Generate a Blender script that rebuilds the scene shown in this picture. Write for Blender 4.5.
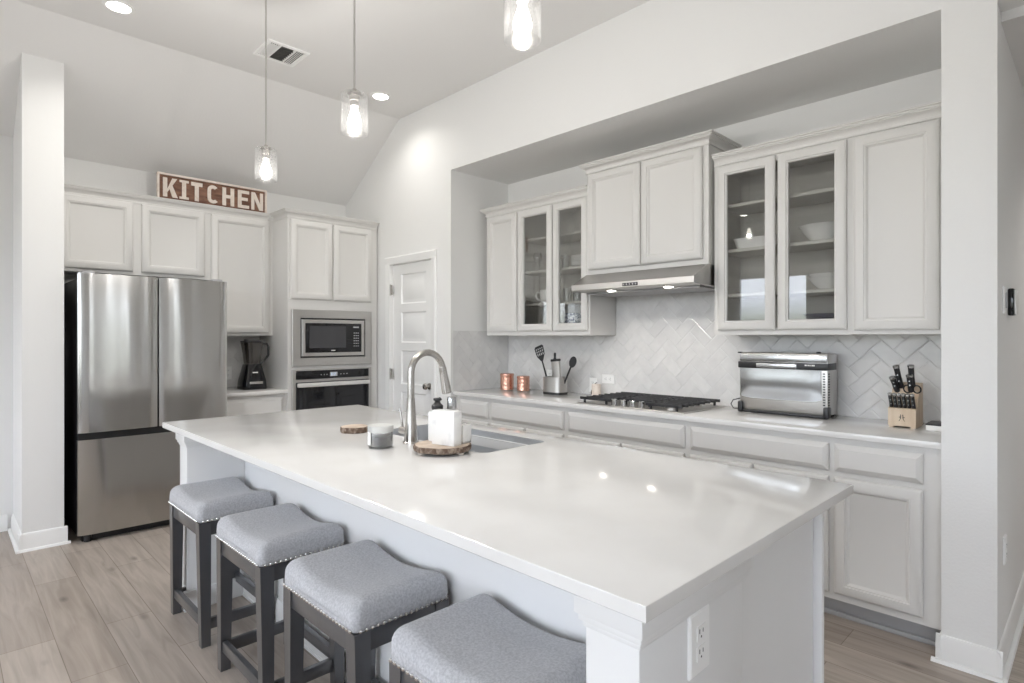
import bpy, bmesh, math, random
from mathutils import Vector, Matrix
random.seed(7)
PI = math.pi
for o in list(bpy.data.objects):
    bpy.data.objects.remove(o, do_unlink=True)
SC = bpy.context.scene
COL = SC.collection

# ------------------------------------------------------------------ camera
F_PX, CX, CY = 581.5, 512.0, 337.2
YAW = math.atan((1102.68 - CX) / F_PX)           # optical axis turned left of +Y
cam_d = bpy.data.cameras.new('camera')
cam_d.sensor_width = 36.0
cam_d.lens = F_PX / 1024 * 36.0
cam_d.shift_y = -(341.5 - CY) / 1024
cam_d.clip_start = 0.05
cam_d.clip_end = 200
cam = bpy.data.objects.new('camera', cam_d)
COL.objects.link(cam)
cam.location = (0, 0, 1.36)
cam.rotation_euler = (PI / 2, 0, YAW)
SC.camera = cam

# ------------------------------------------------------------------ world, exposure
SKY, EXPO = 5.6, 0.38
SC.view_settings.view_transform = 'Standard'
SC.view_settings.look = 'None'
SC.view_settings.gamma = 1.0
SC.view_settings.use_curve_mapping = False
SC.view_settings.exposure = EXPO
SC.cycles.use_denoising = True
SC.cycles.denoiser = 'OPENIMAGEDENOISE'
SC.cycles.max_bounces = 10
SC.cycles.diffuse_bounces = 6
SC.cycles.glossy_bounces = 5
SC.cycles.transmission_bounces = 6
SC.cycles.transparent_max_bounces = 12
SC.cycles.sample_clamp_indirect = 6.0
SC.cycles.caustics_reflective = False
SC.cycles.caustics_refractive = False
wd = bpy.data.worlds.new('daylight_sky')
SC.world = wd
wd.use_nodes = True
wn, wl = wd.node_tree.nodes, wd.node_tree.links
wn.clear()
wo = wn.new('ShaderNodeOutputWorld')
wb = wn.new('ShaderNodeBackground')
wc = wn.new('ShaderNodeTexCoord')
wx = wn.new('ShaderNodeSeparateXYZ')
wr = wn.new('ShaderNodeValToRGB')
wl.new(wc.outputs['Generated'], wx.inputs[0])
wm = wn.new('ShaderNodeMapRange')
wm.inputs['From Min'].default_value = -1
wm.inputs['From Max'].default_value = 1
wl.new(wx.outputs['Z'], wm.inputs['Value'])
wl.new(wm.outputs[0], wr.inputs[0])
e = wr.color_ramp.elements
e[0].position = 0.0; e[0].color = (.30, .29, .27, 1)
e[1].position = 1.0; e[1].color = (.84, .97, 1.16, 1)
for p, c in ((.49, (.36, .37, .37, 1)), (.503, (.30, .34, .29, 1)), (.514, (.42, .46, .42, 1)), (.530, (.92, .98, 1.09, 1))):
    n = wr.color_ramp.elements.new(p); n.color = c
wl.new(wr.outputs[0], wb.inputs[0])
wb.inputs[1].default_value = SKY
wl.new(wb.outputs[0], wo.inputs[0])

# window openings: (name, axis of the wall, wall coordinate, from, to, sill, head)
WINDOWS = [
    ('window_1', 'y', -3.5, -4.62, -3.38, 0.80, 2.45),
    ('window_2', 'y', -3.5, -3.00, -1.10, 0.80, 2.80),  # this and the next pair are unseen, sized for the room light
    ('window_3', 'y', -3.5, -0.75, 1.15, 0.80, 2.80),
    ('window_4', 'y', -3.5, 1.50, 3.40, 0.80, 2.80),
    ('added_window_5', 'x', 4.0, 1.95, 2.45, 0.05, 2.45),  # unseen opening added for bright streaks reflected in the refrigerator
]
def portal(nm, ax, c, a, b, z0, z1):
    l = bpy.data.lights.new(nm + '_daylight_portal', 'AREA')
    l.shape = 'RECTANGLE'; l.size = b - a; l.size_y = z1 - z0
    l.cycles.is_portal = True
    o = bpy.data.objects.new(nm + '_daylight_portal', l)
    COL.objects.link(o)
    m = (a + b) / 2
    if ax == 'y':
        o.location = (m, c - .08, (z0 + z1) / 2); o.rotation_euler = (-PI / 2, 0, PI)
        o.rotation_euler = (PI / 2, 0, 0) if c > 0 else (PI / 2, 0, PI)
    else:
        o.location = (c + .08, m, (z0 + z1) / 2); o.rotation_euler = (PI / 2, 0, -PI / 2)
for w in WINDOWS:
    portal(*w)

# ------------------------------------------------------------------ materials
def new_mat(name):
    m = bpy.data.materials.new(name); m.use_nodes = True
    n, l = m.node_tree.nodes, m.node_tree.links
    n.clear()
    out = n.new('ShaderNodeOutputMaterial')
    return m, n, l, out
def pbr(name, col, rough=.5, metal=0., spec=.5, bump=None, detail=3, var=None, coat=0., sheen=0., emis=None, estr=0.):
    """bump=(scale xyz, strength, distance); var=(scale xyz, other colour, low, high)"""
    m, n, l, out = new_mat(name)
    b = n.new('ShaderNodeBsdfPrincipled')
    b.inputs['Base Color'].default_value = (*col, 1)
    b.inputs['Roughness'].default_value = rough
    b.inputs['Metallic'].default_value = metal
    b.inputs['Specular IOR Level'].default_value = spec
    b.inputs['Coat Weight'].default_value = coat
    b.inputs['Coat Roughness'].default_value = .2
    b.inputs['Sheen Weight'].default_value = sheen
    if emis:
        b.inputs['Emission Color'].default_value = (*emis, 1); b.inputs['Emission Strength'].default_value = estr
    tc = n.new('ShaderNodeTexCoord')
    if bump:
        mp = n.new('ShaderNodeMapping'); mp.inputs['Scale'].default_value = bump[0]
        nz = n.new('ShaderNodeTexNoise'); nz.inputs['Scale'].default_value = 1; nz.inputs['Detail'].default_value = detail
        bp = n.new('ShaderNodeBump'); bp.inputs['Strength'].default_value = bump[1]; bp.inputs['Distance'].default_value = bump[2]
        l.new(tc.outputs['Object'], mp.inputs[0]); l.new(mp.outputs[0], nz.inputs['Vector'])
        l.new(nz.outputs[0], bp.inputs['Height']); l.new(bp.outputs[0], b.inputs['Normal'])
    if var:
        mp = n.new('ShaderNodeMapping'); mp.inputs['Scale'].default_value = var[0]
        nz = n.new('ShaderNodeTexNoise'); nz.inputs['Scale'].default_value = 1; nz.inputs['Detail'].default_value = 4
        rp = n.new('ShaderNodeValToRGB')
        rp.color_ramp.elements[0].position = var[2]; rp.color_ramp.elements[0].color = (*col, 1)
        rp.color_ramp.elements[1].position = var[3]; rp.color_ramp.elements[1].color = (*var[1], 1)
        l.new(tc.outputs['Object'], mp.inputs[0]); l.new(mp.outputs[0], nz.inputs['Vector'])
        l.new(nz.outputs[0], rp.inputs[0]); l.new(rp.outputs[0], b.inputs['Base Color'])
    l.new(b.outputs[0], out.inputs[0])
    return m
def glass_mat(name, tint=(1, 1, 1), gloss=.10, rough=.02, seeds=None, milk=0., diff=False):
    m, n, l, out = new_mat(name)
    tr = n.new('ShaderNodeBsdfTransparent'); tr.inputs[0].default_value = (*tint, 1)
    gl = n.new('ShaderNodeBsdfGlossy'); gl.inputs['Roughness'].default_value = rough
    mx = n.new('ShaderNodeMixShader')
    lw = n.new('ShaderNodeLayerWeight'); lw.inputs['Blend'].default_value = .35
    ma = n.new('ShaderNodeMath'); ma.operation = 'MULTIPLY_ADD'
    ma.inputs[1].default_value = .5; ma.inputs[2].default_value = gloss * .5
    l.new(lw.outputs['Fresnel'], ma.inputs[0])
    l.new(ma.outputs[0], mx.inputs[0]); l.new(tr.outputs[0], mx.inputs[1]); l.new(gl.outputs[0], mx.inputs[2])
    last = mx
    if seeds or milk:
        df = n.new('ShaderNodeBsdfDiffuse' if diff else 'ShaderNodeBsdfTranslucent'); df.inputs[0].default_value = (.95, .95, .93, 1)
        m2 = n.new('ShaderNodeMixShader')
        if seeds:
            tc = n.new('ShaderNodeTexCoord')
            vo = n.new('ShaderNodeTexNoise'); vo.inputs['Scale'].default_value = seeds; vo.inputs['Detail'].default_value = 1
            rp = n.new('ShaderNodeMapRange'); rp.inputs['From Min'].default_value = .58; rp.inputs['From Max'].default_value = .68
            rp.inputs['To Min'].default_value = milk; rp.inputs['To Max'].default_value = .16
            l.new(tc.outputs['Object'], vo.inputs['Vector']); l.new(vo.outputs[0], rp.inputs['Value'])
            l.new(rp.outputs[0], m2.inputs[0])
        else:
            m2.inputs[0].default_value = milk
        l.new(mx.outputs[0], m2.inputs[1]); l.new(df.outputs[0], m2.inputs[2])
        last = m2
    l.new(last.outputs[0], out.inputs[0])
    return m
def emit(name, col, s):
    m, n, l, out = new_mat(name)
    em = n.new('ShaderNodeEmission'); em.inputs[0].default_value = (*col, 1); em.inputs[1].default_value = s
    l.new(em.outputs[0], out.inputs[0])
    return m

def seeded_mat():
    m, n, l, out = new_mat('seeded_pendant_glass')
    tr = n.new('ShaderNodeBsdfTransparent'); gl = n.new('ShaderNodeBsdfGlossy'); gl.inputs['Roughness'].default_value = .12
    tc = n.new('ShaderNodeTexCoord'); nz = n.new('ShaderNodeTexNoise'); nz.inputs['Scale'].default_value = 110; nz.inputs['Detail'].default_value = 1
    l.new(tc.outputs['Object'], nz.inputs['Vector'])
    bp = n.new('ShaderNodeBump'); bp.inputs['Strength'].default_value = .5; bp.inputs['Distance'].default_value = .002
    l.new(nz.outputs[0], bp.inputs['Height']); l.new(bp.outputs[0], gl.inputs['Normal'])
    rp = n.new('ShaderNodeMapRange'); rp.inputs['From Min'].default_value = .60; rp.inputs['From Max'].default_value = .70
    rp.inputs['To Min'].default_value = .985; rp.inputs['To Max'].default_value = .85
    l.new(nz.outputs[0], rp.inputs['Value']); l.new(rp.outputs[0], tr.inputs[0])
    lw = n.new('ShaderNodeLayerWeight'); lw.inputs['Blend'].default_value = .25
    ma = n.new('ShaderNodeMath'); ma.operation = 'MULTIPLY_ADD'; ma.inputs[1].default_value = .45; ma.inputs[2].default_value = .015
    mx = n.new('ShaderNodeMixShader')
    l.new(lw.outputs['Facing'], ma.inputs[0]); l.new(ma.outputs[0], mx.inputs[0]); l.new(tr.outputs[0], mx.inputs[1]); l.new(gl.outputs[0], mx.inputs[2])
    df = n.new('ShaderNodeBsdfTranslucent'); df.inputs[0].default_value = (.9, .9, .88, 1)
    r2 = n.new('ShaderNodeMapRange'); r2.inputs['From Min'].default_value = .52; r2.inputs['From Max'].default_value = .68
    r2.inputs['To Min'].default_value = .0012; r2.inputs['To Max'].default_value = .005
    l.new(nz.outputs[0], r2.inputs['Value'])
    m2 = n.new('ShaderNodeMixShader')
    l.new(r2.outputs[0], m2.inputs[0]); l.new(mx.outputs[0], m2.inputs[1]); l.new(df.outputs[0], m2.inputs[2])
    l.new(m2.outputs[0], out.inputs[0])
    return m
M = {}
M['wall'] = pbr('warm_white_wall_paint', (.80, .80, .79), .75, spec=.25, bump=((90, 90, 90), .25, .004))
M['ceiling'] = pbr('flat_white_ceiling_paint', (.79, .785, .775), .85, spec=.15, bump=((60, 60, 60), .15, .004))
M['trim'] = pbr('semi_gloss_white_trim', (.84, .84, .83), .35)
M['cab'] = pbr('light_greige_cabinet_paint', (.70, .69, .67), .42, spec=.4)
M['cab_in'] = pbr('cabinet_interior_melamine', (.56, .54, .50), .5, spec=.3, var=((3, 3, 20), (.50, .48, .44), .35, .65))
M['kick'] = pbr('grey_toe_kick', (.42, .42, .43), .5)
M['isl'] = pbr('white_island_paint', (.77, .77, .765), .4, spec=.4)
M['quartz'] = pbr('polished_white_quartz', (.77, .763, .75), .10, spec=.5, var=((5, 5, 5), (.745, .735, .72), .40, .62))
M['steel'] = pbr('brushed_stainless', (.53, .52, .505), .17, 1.0, bump=((3, 8.5, .8), .8, .014), detail=0)
M['steel_h'] = pbr('satin_steel', (.55, .535, .515), .36, 1.0)
M['handle'] = pbr('light_satin_handle', (.80, .79, .77), .45, .6)
M['bright'] = pbr('bright_polished_steel', (.54, .55, .56), .22, 1.0)
M['nickel'] = pbr('brushed_nickel', (.52, .50, .475), .27, 1.0)
M['sink'] = pbr('sink_steel', (.64, .655, .675), .45, 1.0)
M['chrome'] = pbr('chrome', (.78, .78, .78), .08, 1.0)
M['black'] = pbr('black_plastic', (.018, .018, .02), .38)
M['gblack'] = pbr('black_glass', (.008, .008, .010), .06)
M['screen'] = pbr('microwave_window', (.05, .05, .055), .10)
M['iron'] = pbr('cast_iron', (.022, .022, .024), .55)
M['fridge_side'] = pbr('black_fridge_side', (.012, .012, .013), .45)
M['fabric'] = pbr('grey_woven_fabric', (.42, .425, .445), .95, spec=.1, sheen=.25, bump=((420, 420, 420), .5, .002),
                  var=((170, 170, 170), (.55, .555, .575), .36, .64))
M['leg'] = pbr('charcoal_stained_wood', (.060, .061, .066), .30, spec=1.0, coat=.6, bump=((60, 60, 4), .15, .002))
M['pewter'] = pbr('pewter_nailhead', (.80, .79, .77), .25, 1.0)
M['white'] = pbr('white_ceramic', (.82, .81, .79), .18)
M['plastic'] = pbr('white_plastic', (.88, .88, .87), .35)
M['slot'] = pbr('dark_slot', (.05, .05, .05), .6)
M['paper'] = pbr('white_label_paper', (.82, .82, .80), .7)
M['copper'] = pbr('hammered_copper', (.76, .42, .32), .22, 1.0, bump=((60, 60, 60), .5, .01))
M['marble'] = pbr('white_marble', (.84, .84, .83), .25, var=((22, 22, 22), (.72, .72, .72), .52, .72))
M['wood'] = pbr('light_block_wood', (.66, .54, .41), .5, var=((30, 30, 3), (.58, .45, .32), .4, .62))
M['slice'] = pbr('cut_wood_face', (.58, .48, .39), .6, var=((18, 18, 18), (.46, .36, .28), .4, .65))
M['bark'] = pbr('rough_bark', (.13, .085, .06), .9, bump=((70, 70, 25), 1.0, .02), var=((60, 60, 40), (.30, .24, .19), .46, .62))
M['signwood'] = pbr('reddish_brown_sign_boards', (.13, .062, .04), .7, var=((2, 9, 34), (.27, .14, .09), .36, .66))
M['cream'] = pbr('cream_painted_wood', (.78, .70, .63), .6, var=((30, 30, 30), (.68, .58, .50), .5, .75))
M['candle'] = pbr('dark_candle_wax', (.07, .07, .075), .35)
M['navy'] = pbr('dark_blue_ceramic', (.03, .03, .07), .3)
M['grille_dark'] = pbr('dark_vent_interior', (.10, .10, .095), .7)
M['pane'] = glass_mat('cabinet_glass', (.96, .965, .96), .07, .01)
M['clear'] = glass_mat('clear_glassware', (.965, .97, .97), .12, .03, milk=.015, diff=True)
M['frost'] = glass_mat('frosted_glass_lid', (.96, .97, .97), .10, .1, milk=.45, diff=True)
M['smoke'] = glass_mat('smoky_blender_jar', (.62, .60, .58), .2, .05, milk=.03)
M['seeded'] = seeded_mat()
def bulb_mat():
    m, n, l, out = new_mat('glowing_clear_bulb')
    em = n.new('ShaderNodeEmission'); em.inputs[0].default_value = (1, .94, .84, 1); em.inputs[1].default_value = 3.5
    tr = n.new('ShaderNodeBsdfTransparent'); ad = n.new('ShaderNodeAddShader')
    l.new(em.outputs[0], ad.inputs[0]); l.new(tr.outputs[0], ad.inputs[1]); l.new(ad.outputs[0], out.inputs[0])
    return m
M['bulb'] = bulb_mat()
M['can'] = emit('recessed_lamp', (1.0, .96, .9), 14)
M['hoodlamp'] = emit('hood_lamp', (1.0, .93, .85), 22)
M['led'] = emit('oven_clock_digits', (.65, .78, 1.0), 1.1)

def floor_mat():
    m, n, l, out = new_mat('greige_oak_planks')
    b = n.new('ShaderNodeBsdfPrincipled'); b.inputs['Roughness'].default_value = .38; b.inputs['Specular IOR Level'].default_value = .4
    tc = n.new('ShaderNodeTexCoord')
    mp = n.new('ShaderNodeMapping'); mp.inputs['Location'].default_value = (.35, -.18, 0)
    br = n.new('ShaderNodeTexBrick')
    br.offset = .37; br.offset_frequency = 2
    br.inputs['Scale'].default_value = 1; br.inputs['Brick Width'].default_value = 1.25; br.inputs['Row Height'].default_value = .19
    br.inputs['Mortar Size'].default_value = .0016; br.inputs['Mortar Smooth'].default_value = .2; br.inputs['Bias'].default_value = 0
    br.inputs['Color1'].default_value = (.44, .385, .34, 1); br.inputs['Color2'].default_value = (.355, .305, .265, 1)
    br.inputs['Mortar'].default_value = (.20, .16, .13, 1)
    l.new(tc.outputs['Object'], mp.inputs[0]); l.new(mp.outputs[0], br.inputs['Vector'])
    m2 = n.new('ShaderNodeMapping'); m2.inputs['Scale'].default_value = (2.2, 26, 1)
    nz = n.new('ShaderNodeTexNoise'); nz.inputs['Scale'].default_value = 1; nz.inputs['Detail'].default_value = 7; nz.inputs['Distortion'].default_value = .9
    l.new(tc.outputs['Object'], m2.inputs[0]); l.new(m2.outputs[0], nz.inputs['Vector'])
    rp = n.new('ShaderNodeValToRGB')
    rp.color_ramp.elements[0].position = .33; rp.color_ramp.elements[0].color = (.80, .79, .77, 1)
    rp.color_ramp.elements[1].position = .66; rp.color_ramp.elements[1].color = (1.08, 1.08, 1.08, 1)
    l.new(nz.outputs[0], rp.inputs[0])
    mu = n.new('ShaderNodeMix'); mu.data_type = 'RGBA'; mu.blend_type = 'MULTIPLY'; mu.inputs[0].default_value = 1
    l.new(br.outputs['Color'], mu.inputs[6]); l.new(rp.outputs[0], mu.inputs[7])
    # knots
    m3 = n.new('ShaderNodeMapping'); m3.inputs['Scale'].default_value = (2.4, 5.2, 1)
    vo = n.new('ShaderNodeTexVoronoi'); vo.inputs['Scale'].default_value = 1
    l.new(tc.outputs['Object'], m3.inputs[0]); l.new(m3.outputs[0], vo.inputs['Vector'])
    kr = n.new('ShaderNodeMapRange'); kr.inputs['From Min'].default_value = .02; kr.inputs['From Max'].default_value = .13
    kr.inputs['To Min'].default_value = .55; kr.inputs['To Max'].default_value = 1
    l.new(vo.outputs['Distance'], kr.inputs['Value'])
    mk = n.new('ShaderNodeMix'); mk.data_type = 'RGBA'; mk.blend_type = 'MULTIPLY'; mk.inputs[0].default_value = 1
    l.new(mu.outputs[2], mk.inputs[6]); l.new(kr.outputs[0], mk.inputs[7])
    l.new(mk.outputs[2], b.inputs['Base Color'])
    bp = n.new('ShaderNodeBump'); bp.inputs['Strength'].default_value = .25; bp.inputs['Distance'].default_value = .002
    l.new(br.outputs['Fac'], bp.inputs['Height']); bp.invert = True
    l.new(bp.outputs[0], b.inputs['Normal'])
    l.new(b.outputs[0], out.inputs[0])
    return m
M['floor'] = floor_mat()
def tile_mat():
    m, n, l, out = new_mat('glossy_white_handmade_tile')
    b = n.new('ShaderNodeBsdfPrincipled'); b.inputs['Roughness'].default_value = .13
    at = n.new('ShaderNodeAttribute'); at.attribute_name = 'tint'
    tc = n.new('ShaderNodeTexCoord')
    nz = n.new('ShaderNodeTexNoise'); nz.inputs['Scale'].default_value = 16; nz.inputs['Detail'].default_value = 4
    l.new(tc.outputs['Object'], nz.inputs['Vector'])
    ad = n.new('ShaderNodeMath'); ad.operation = 'ADD'
    l.new(nz.outputs[0], ad.inputs[0]); l.new(at.outputs['Fac'], ad.inputs[1])
    rp = n.new('ShaderNodeValToRGB')
    rp.color_ramp.elements[0].position = .35; rp.color_ramp.elements[0].color = (.68, .675, .67, 1)
    rp.color_ramp.elements[1].position = 1.05; rp.color_ramp.elements[1].color = (.78, .775, .765, 1)
    l.new(ad.outputs[0], rp.inputs[0]); l.new(rp.outputs[0], b.inputs['Base Color'])
    bp = n.new('ShaderNodeBump'); bp.inputs['Strength'].default_value = .10; bp.inputs['Distance'].default_value = .01
    n2 = n.new('ShaderNodeTexNoise'); n2.inputs['Scale'].default_value = 22
    l.new(tc.outputs['Object'], n2.inputs['Vector']); l.new(n2.outputs[0], bp.inputs['Height']); l.new(bp.outputs[0], b.inputs['Normal'])
    l.new(b.outputs[0], out.inputs[0])
    return m
M['tile'] = tile_mat()
M['grout'] = pbr('pale_grout', (.72, .715, .705), .9)

# ------------------------------------------------------------------ mesh builder
class MB:
    def __init__(s):
        s.v, s.f, s.mi = [], [], []
    def add(s, vs, fs, mi=0):
        k = len(s.v); s.v += [tuple(p) for p in vs]
        for f in fs:
            s.f.append(tuple(i + k for i in f)); s.mi.append(mi)
        return s
    def box(s, x0, x1, y0, y1, z0, z1, b=0., mi=0):
        if x0 > x1: x0, x1 = x1, x0
        if y0 > y1: y0, y1 = y1, y0
        if z0 > z1: z0, z1 = z1, z0
        b = min(b, (x1 - x0) * .45, (y1 - y0) * .45, (z1 - z0) * .45)
        if b <= 0:
            v = [(x, y, z) for x in (x0, x1) for y in (y0, y1) for z in (z0, z1)]
            return s.add(v, [(0, 1, 3, 2), (4, 6, 7, 5), (0, 4, 5, 1), (2, 3, 7, 6), (0, 2, 6, 4), (1, 5, 7, 3)], mi)
        bm = bmesh.new(); bmesh.ops.create_cube(bm, size=1)
        for q in bm.verts:
            q.co = Vector(((x0 + x1) / 2 + q.co.x * (x1 - x0), (y0 + y1) / 2 + q.co.y * (y1 - y0), (z0 + z1) / 2 + q.co.z * (z1 - z0)))
        bmesh.ops.bevel(bm, geom=list(bm.edges), offset=b, segments=2, profile=.5, affect='EDGES')
        bm.verts.ensure_lookup_table()
        s.add([q.co for q in bm.verts], [[q.index for q in f.verts] for f in bm.faces], mi)
        bm.free(); return s
    def prism(s, pts, axis, a0, a1, mi=0):
        """pts: 2-D outline in the two other axes (in xyz order), extruded along axis"""
        def P(p, a):
            if axis == 'x': return (a, p[0], p[1])
            if axis == 'y': return (p[0], a, p[1])
            return (p[0], p[1], a)
        n = len(pts)
        v = [P(p, a0) for p in pts] + [P(p, a1) for p in pts]
        f = [tuple(range(n)), tuple(range(2 * n - 1, n - 1, -1))] + [(i, i + n, (i + 1) % n + n, (i + 1) % n) for i in range(n)]
        return s.add(v, f, mi)
    def lathe(s, prof, c=(0, 0, 0), n=24, mi=0, axis='z', cap=True):
        k = len(prof); v = []
        for r, h in prof:
            for j in range(n):
                a = 2 * PI * j / n; p = (r * math.cos(a), r * math.sin(a), h)
                if axis == 'x': p = (p[2], p[0], p[1])
                if axis == 'y': p = (p[0], p[2], p[1])
                v.append((c[0] + p[0], c[1] + p[1], c[2] + p[2]))
        f = [(i * n + j, i * n + (j + 1) % n, (i + 1) * n + (j + 1) % n, (i + 1) * n + j) for i in range(k - 1) for j in range(n)]
        if cap:
            f.append(tuple(range(n - 1, -1, -1))); f.append(tuple((k - 1) * n + j for j in range(n)))
        return s.add(v, f, mi)
    def cyl(s, p0, p1, r0, r1=None, n=16, mi=0):
        return s.tube([p0, p1], [r0, r0 if r1 is None else r1], n, mi)
    def tube(s, path, r, n=12, mi=0, cap=True):
        path = [Vector(p) for p in path]
        rs = r if isinstance(r, (list, tuple)) else [r] * len(path)
        up = None; v = []
        for i, p in enumerate(path):
            t = (path[min(i + 1, len(path) - 1)] - path[max(i - 1, 0)]).normalized()
            if up is None:
                up = Vector((0, 0, 1)) if abs(t.z) < .9 else Vector((1, 0, 0))
            a = (up - t * up.dot(t)).normalized(); bb = t.cross(a); up = a
            for j in range(n):
                q = p + (a * math.cos(2 * PI * j / n) + bb * math.sin(2 * PI * j / n)) * rs[i]
                v.append(q)
        k = len(path)
        f = [(i * n + j, i * n + (j + 1) % n, (i + 1) * n + (j + 1) % n, (i + 1) * n + j) for i in range(k - 1) for j in range(n)]
        if cap:
            f.append(tuple(range(n - 1, -1, -1))); f.append(tuple((k - 1) * n + j for j in range(n)))
        return s.add(v, f, mi)
    def rings(s, O, U, V, N, w, h, rg, mi=0, hole=False, back=True):
        """nested rectangles (inset, height) on a w x h panel; O = lower corner"""
        O, U, V, N = Vector(O), Vector(U), Vector(V), Vector(N); v = []
        for i, (ins, ht) in enumerate(rg):
            for a, b in ((ins, ins), (w - ins, ins), (w - ins, h - ins), (ins, h - ins)):
                v.append(O + U * a + V * b + N * ht)
        k = len(rg); f = []
        for i in range(k - 1):
            for j in range(4):
                f.append((i * 4 + j, i * 4 + (j + 1) % 4, (i + 1) * 4 + (j + 1) % 4, (i + 1) * 4 + j))
        if hole:
            for j in range(4):
                f.append(((k - 1) * 4 + j, (k - 1) * 4 + (j + 1) % 4, (j + 1) % 4, j))
        else:
            f.append(tuple((k - 1) * 4 + j for j in range(4)))
            if back: f.append((3, 2, 1, 0))
        return s.add(v, f, mi)
    def sphere(s, c, r, n=12, mi=0, sc=(1, 1, 1)):
        prof = [(max(1e-4, math.sin(PI * i / (n // 2 + 2))), -math.cos(PI * i / (n // 2 + 2))) for i in range(n // 2 + 3)]
        k = len(s.v); s.lathe([(p[0] * r, p[1] * r) for p in prof], (0, 0, 0), n, mi)
        for i in range(k, len(s.v)):
            p = s.v[i]; s.v[i] = (c[0] + p[0] * sc[0], c[1] + p[1] * sc[1], c[2] + p[2] * sc[2])
        return s
    def turn(s, k, ang, c, axis='Z'):
        R = Matrix.Rotation(ang, 3, axis); c = Vector(c)
        for i in range(k, len(s.v)):
            s.v[i] = tuple(R @ (Vector(s.v[i]) - c) + c)
        return s

ORG = {}
def mesh_obj(name, mb, mats, org=(0, 0, 0), sharp=35):
    me = bpy.data.meshes.new(name)
    me.from_pydata([(p[0] - org[0], p[1] - org[1], p[2] - org[2]) for p in mb.v], [], mb.f)
    if not isinstance(mats, (list, tuple)): mats = [mats]
    for m in mats: me.materials.append(M[m] if isinstance(m, str) else m)
    me.polygons.foreach_set('material_index', mb.mi)
    bm = bmesh.new(); bm.from_mesh(me); bmesh.ops.recalc_face_normals(bm, faces=bm.faces); bm.to_mesh(me); bm.free()
    me.polygons.foreach_set('use_smooth', [True] * len(me.polygons))
    me.set_sharp_from_angle(angle=math.radians(sharp))
    o = bpy.data.objects.new(name, me); COL.objects.link(o)
    return o
def tag(o, label, cat, group=None):
    o['label'] = label; o['category'] = cat
    if group: o['group'] = group
    return o
def thing(name, label, cat, loc, group=None):
    o = bpy.data.objects.new(name, None); o.empty_display_size = .05
    COL.objects.link(o); o.location = loc; ORG[o.name] = tuple(loc)
    return tag(o, label, cat, group)
def part(name, mb, mats, parent, label=None, sharp=35):
    org = ORG[parent.name]
    o = mesh_obj(name, mb, mats, org, sharp); o.parent = parent; ORG[o.name] = org
    if label: o['label'] = label
    return o
def solo(name, mb, mats, label, cat, loc, group=None, sharp=35):
    o = mesh_obj(name, mb, mats, loc, sharp); o.location = loc; ORG[o.name] = tuple(loc)
    return tag(o, label, cat, group)
def struct(name, mb, mats, parent=None, sharp=35):
    if parent: return part(name, mb, mats, parent, sharp=sharp)
    o = mesh_obj(name, mb, mats, (0, 0, 0), sharp); ORG[o.name] = (0, 0, 0)
    o['kind'] = 'structure'; return o
def copy_thing(o, loc, label=None, rotz=None):
    r = o.copy(); COL.objects.link(r); r.location = loc
    if rotz is not None: r.rotation_euler = (0, 0, rotz)
    if label: r['label'] = label
    for ch in list(o.children):
        c = ch.copy(); COL.objects.link(c); c.parent = r
        for g in list(ch.children):
            d = g.copy(); COL.objects.link(d); d.parent = c
    return r

# ------------------------------------------------------------------ the room
XB, YR, YN = -5.50, 3.00, 3.66          # back wall, range-wall face, back of the range niche
ZC, ZS, XS = 3.355, 2.72, -4.52         # flat ceiling, eave height at the back wall, start of the slope
NX0, NX1, NZ = -3.765, -0.476, 2.738    # niche
PX = -0.294                             # hall side of the pier
def slope_z(x): return ZC - (XS - x) * (ZC - ZS) / (XS - XB)
fl = MB().box(-5.8, 4.2, -3.7, 7.2, -.1, 0)
struct('floor', fl, 'floor')
cl = MB().box(XS, 4.2, -3.7, 3.2, ZC, ZC + .1)
cl.prism([(XS, ZC), (XB - .3, slope_z(XB - .3)), (XB - .3, ZC + .1), (XS, ZC + .1)], 'y', -3.7, 3.7)
cl.box(XS, NX0 - .0, 3.2, 3.7, ZC, ZC + .1)
struct('ceiling', cl, 'ceiling')
struct('ceiling_hall', MB().box(PX - .02, 4.2, YR + .12, 7.2, 2.66, 2.76), 'ceiling')
# back wall (behind the fridge) and the wall past the wing wall
w = MB().box(XB - .2, XB, .374, 3.7, 0, 2.9)
struct('wall_left', MB().box(XB - .2, -5.415, -3.7, .374, 0, 2.9), 'wall')
struct('wall_back', w, 'wall')
struct('wall_wing', MB().prism([(XB, 0), (-4.81, 0), (-4.81, slope_z(-4.81) + .01), (XB, slope_z(XB) + .01)], 'y', .372, .586), 'wall')
# range wall with its niche
DX0, DX1, DZ = -4.665, -4.02, 2.035      # pantry door opening
r = MB()
r.box(XB, DX0, YR, YR + .12, 0, ZC); r.box(DX1, NX0, YR, YR + .12, 0, ZC); r.box(DX0, DX1, YR, YR + .12, DZ, ZC)
struct('wall_niche_header', MB().box(NX0, NX1, YR, YR + .12, NZ, ZC), 'wall')
struct('wall_range', r, 'wall')
struct('wall_niche_side', MB().box(NX0 - .1, NX0, YR + .12, YN + .1, 0, NZ + .1), 'wall')
struct('wall_niche_back', MB().box(NX0, NX1, YN, YN + .1, 0, NZ + .1), 'wall')
struct('ceiling_niche', MB().box(NX0, NX1, YR + .12, YN, NZ, NZ + .1), 'wall')
struct('wall_pier', MB().box(NX1, PX, YR, 7.2, 0, ZC), 'wall')
struct('wall_hall_header', MB().box(PX, 1.3, YR, YR + .12, 2.70, ZC), 'wall')
struct('wall_living', MB().box(1.3, 4.2, YR, YR + .12, 0, ZC), 'wall')
struct('wall_hall', MB().box(1.3, 1.42, YR + .12, 7.2, 0, 2.7).box(PX, 1.3, 7.0, 7.2, 0, 2.7), 'wall')
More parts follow.
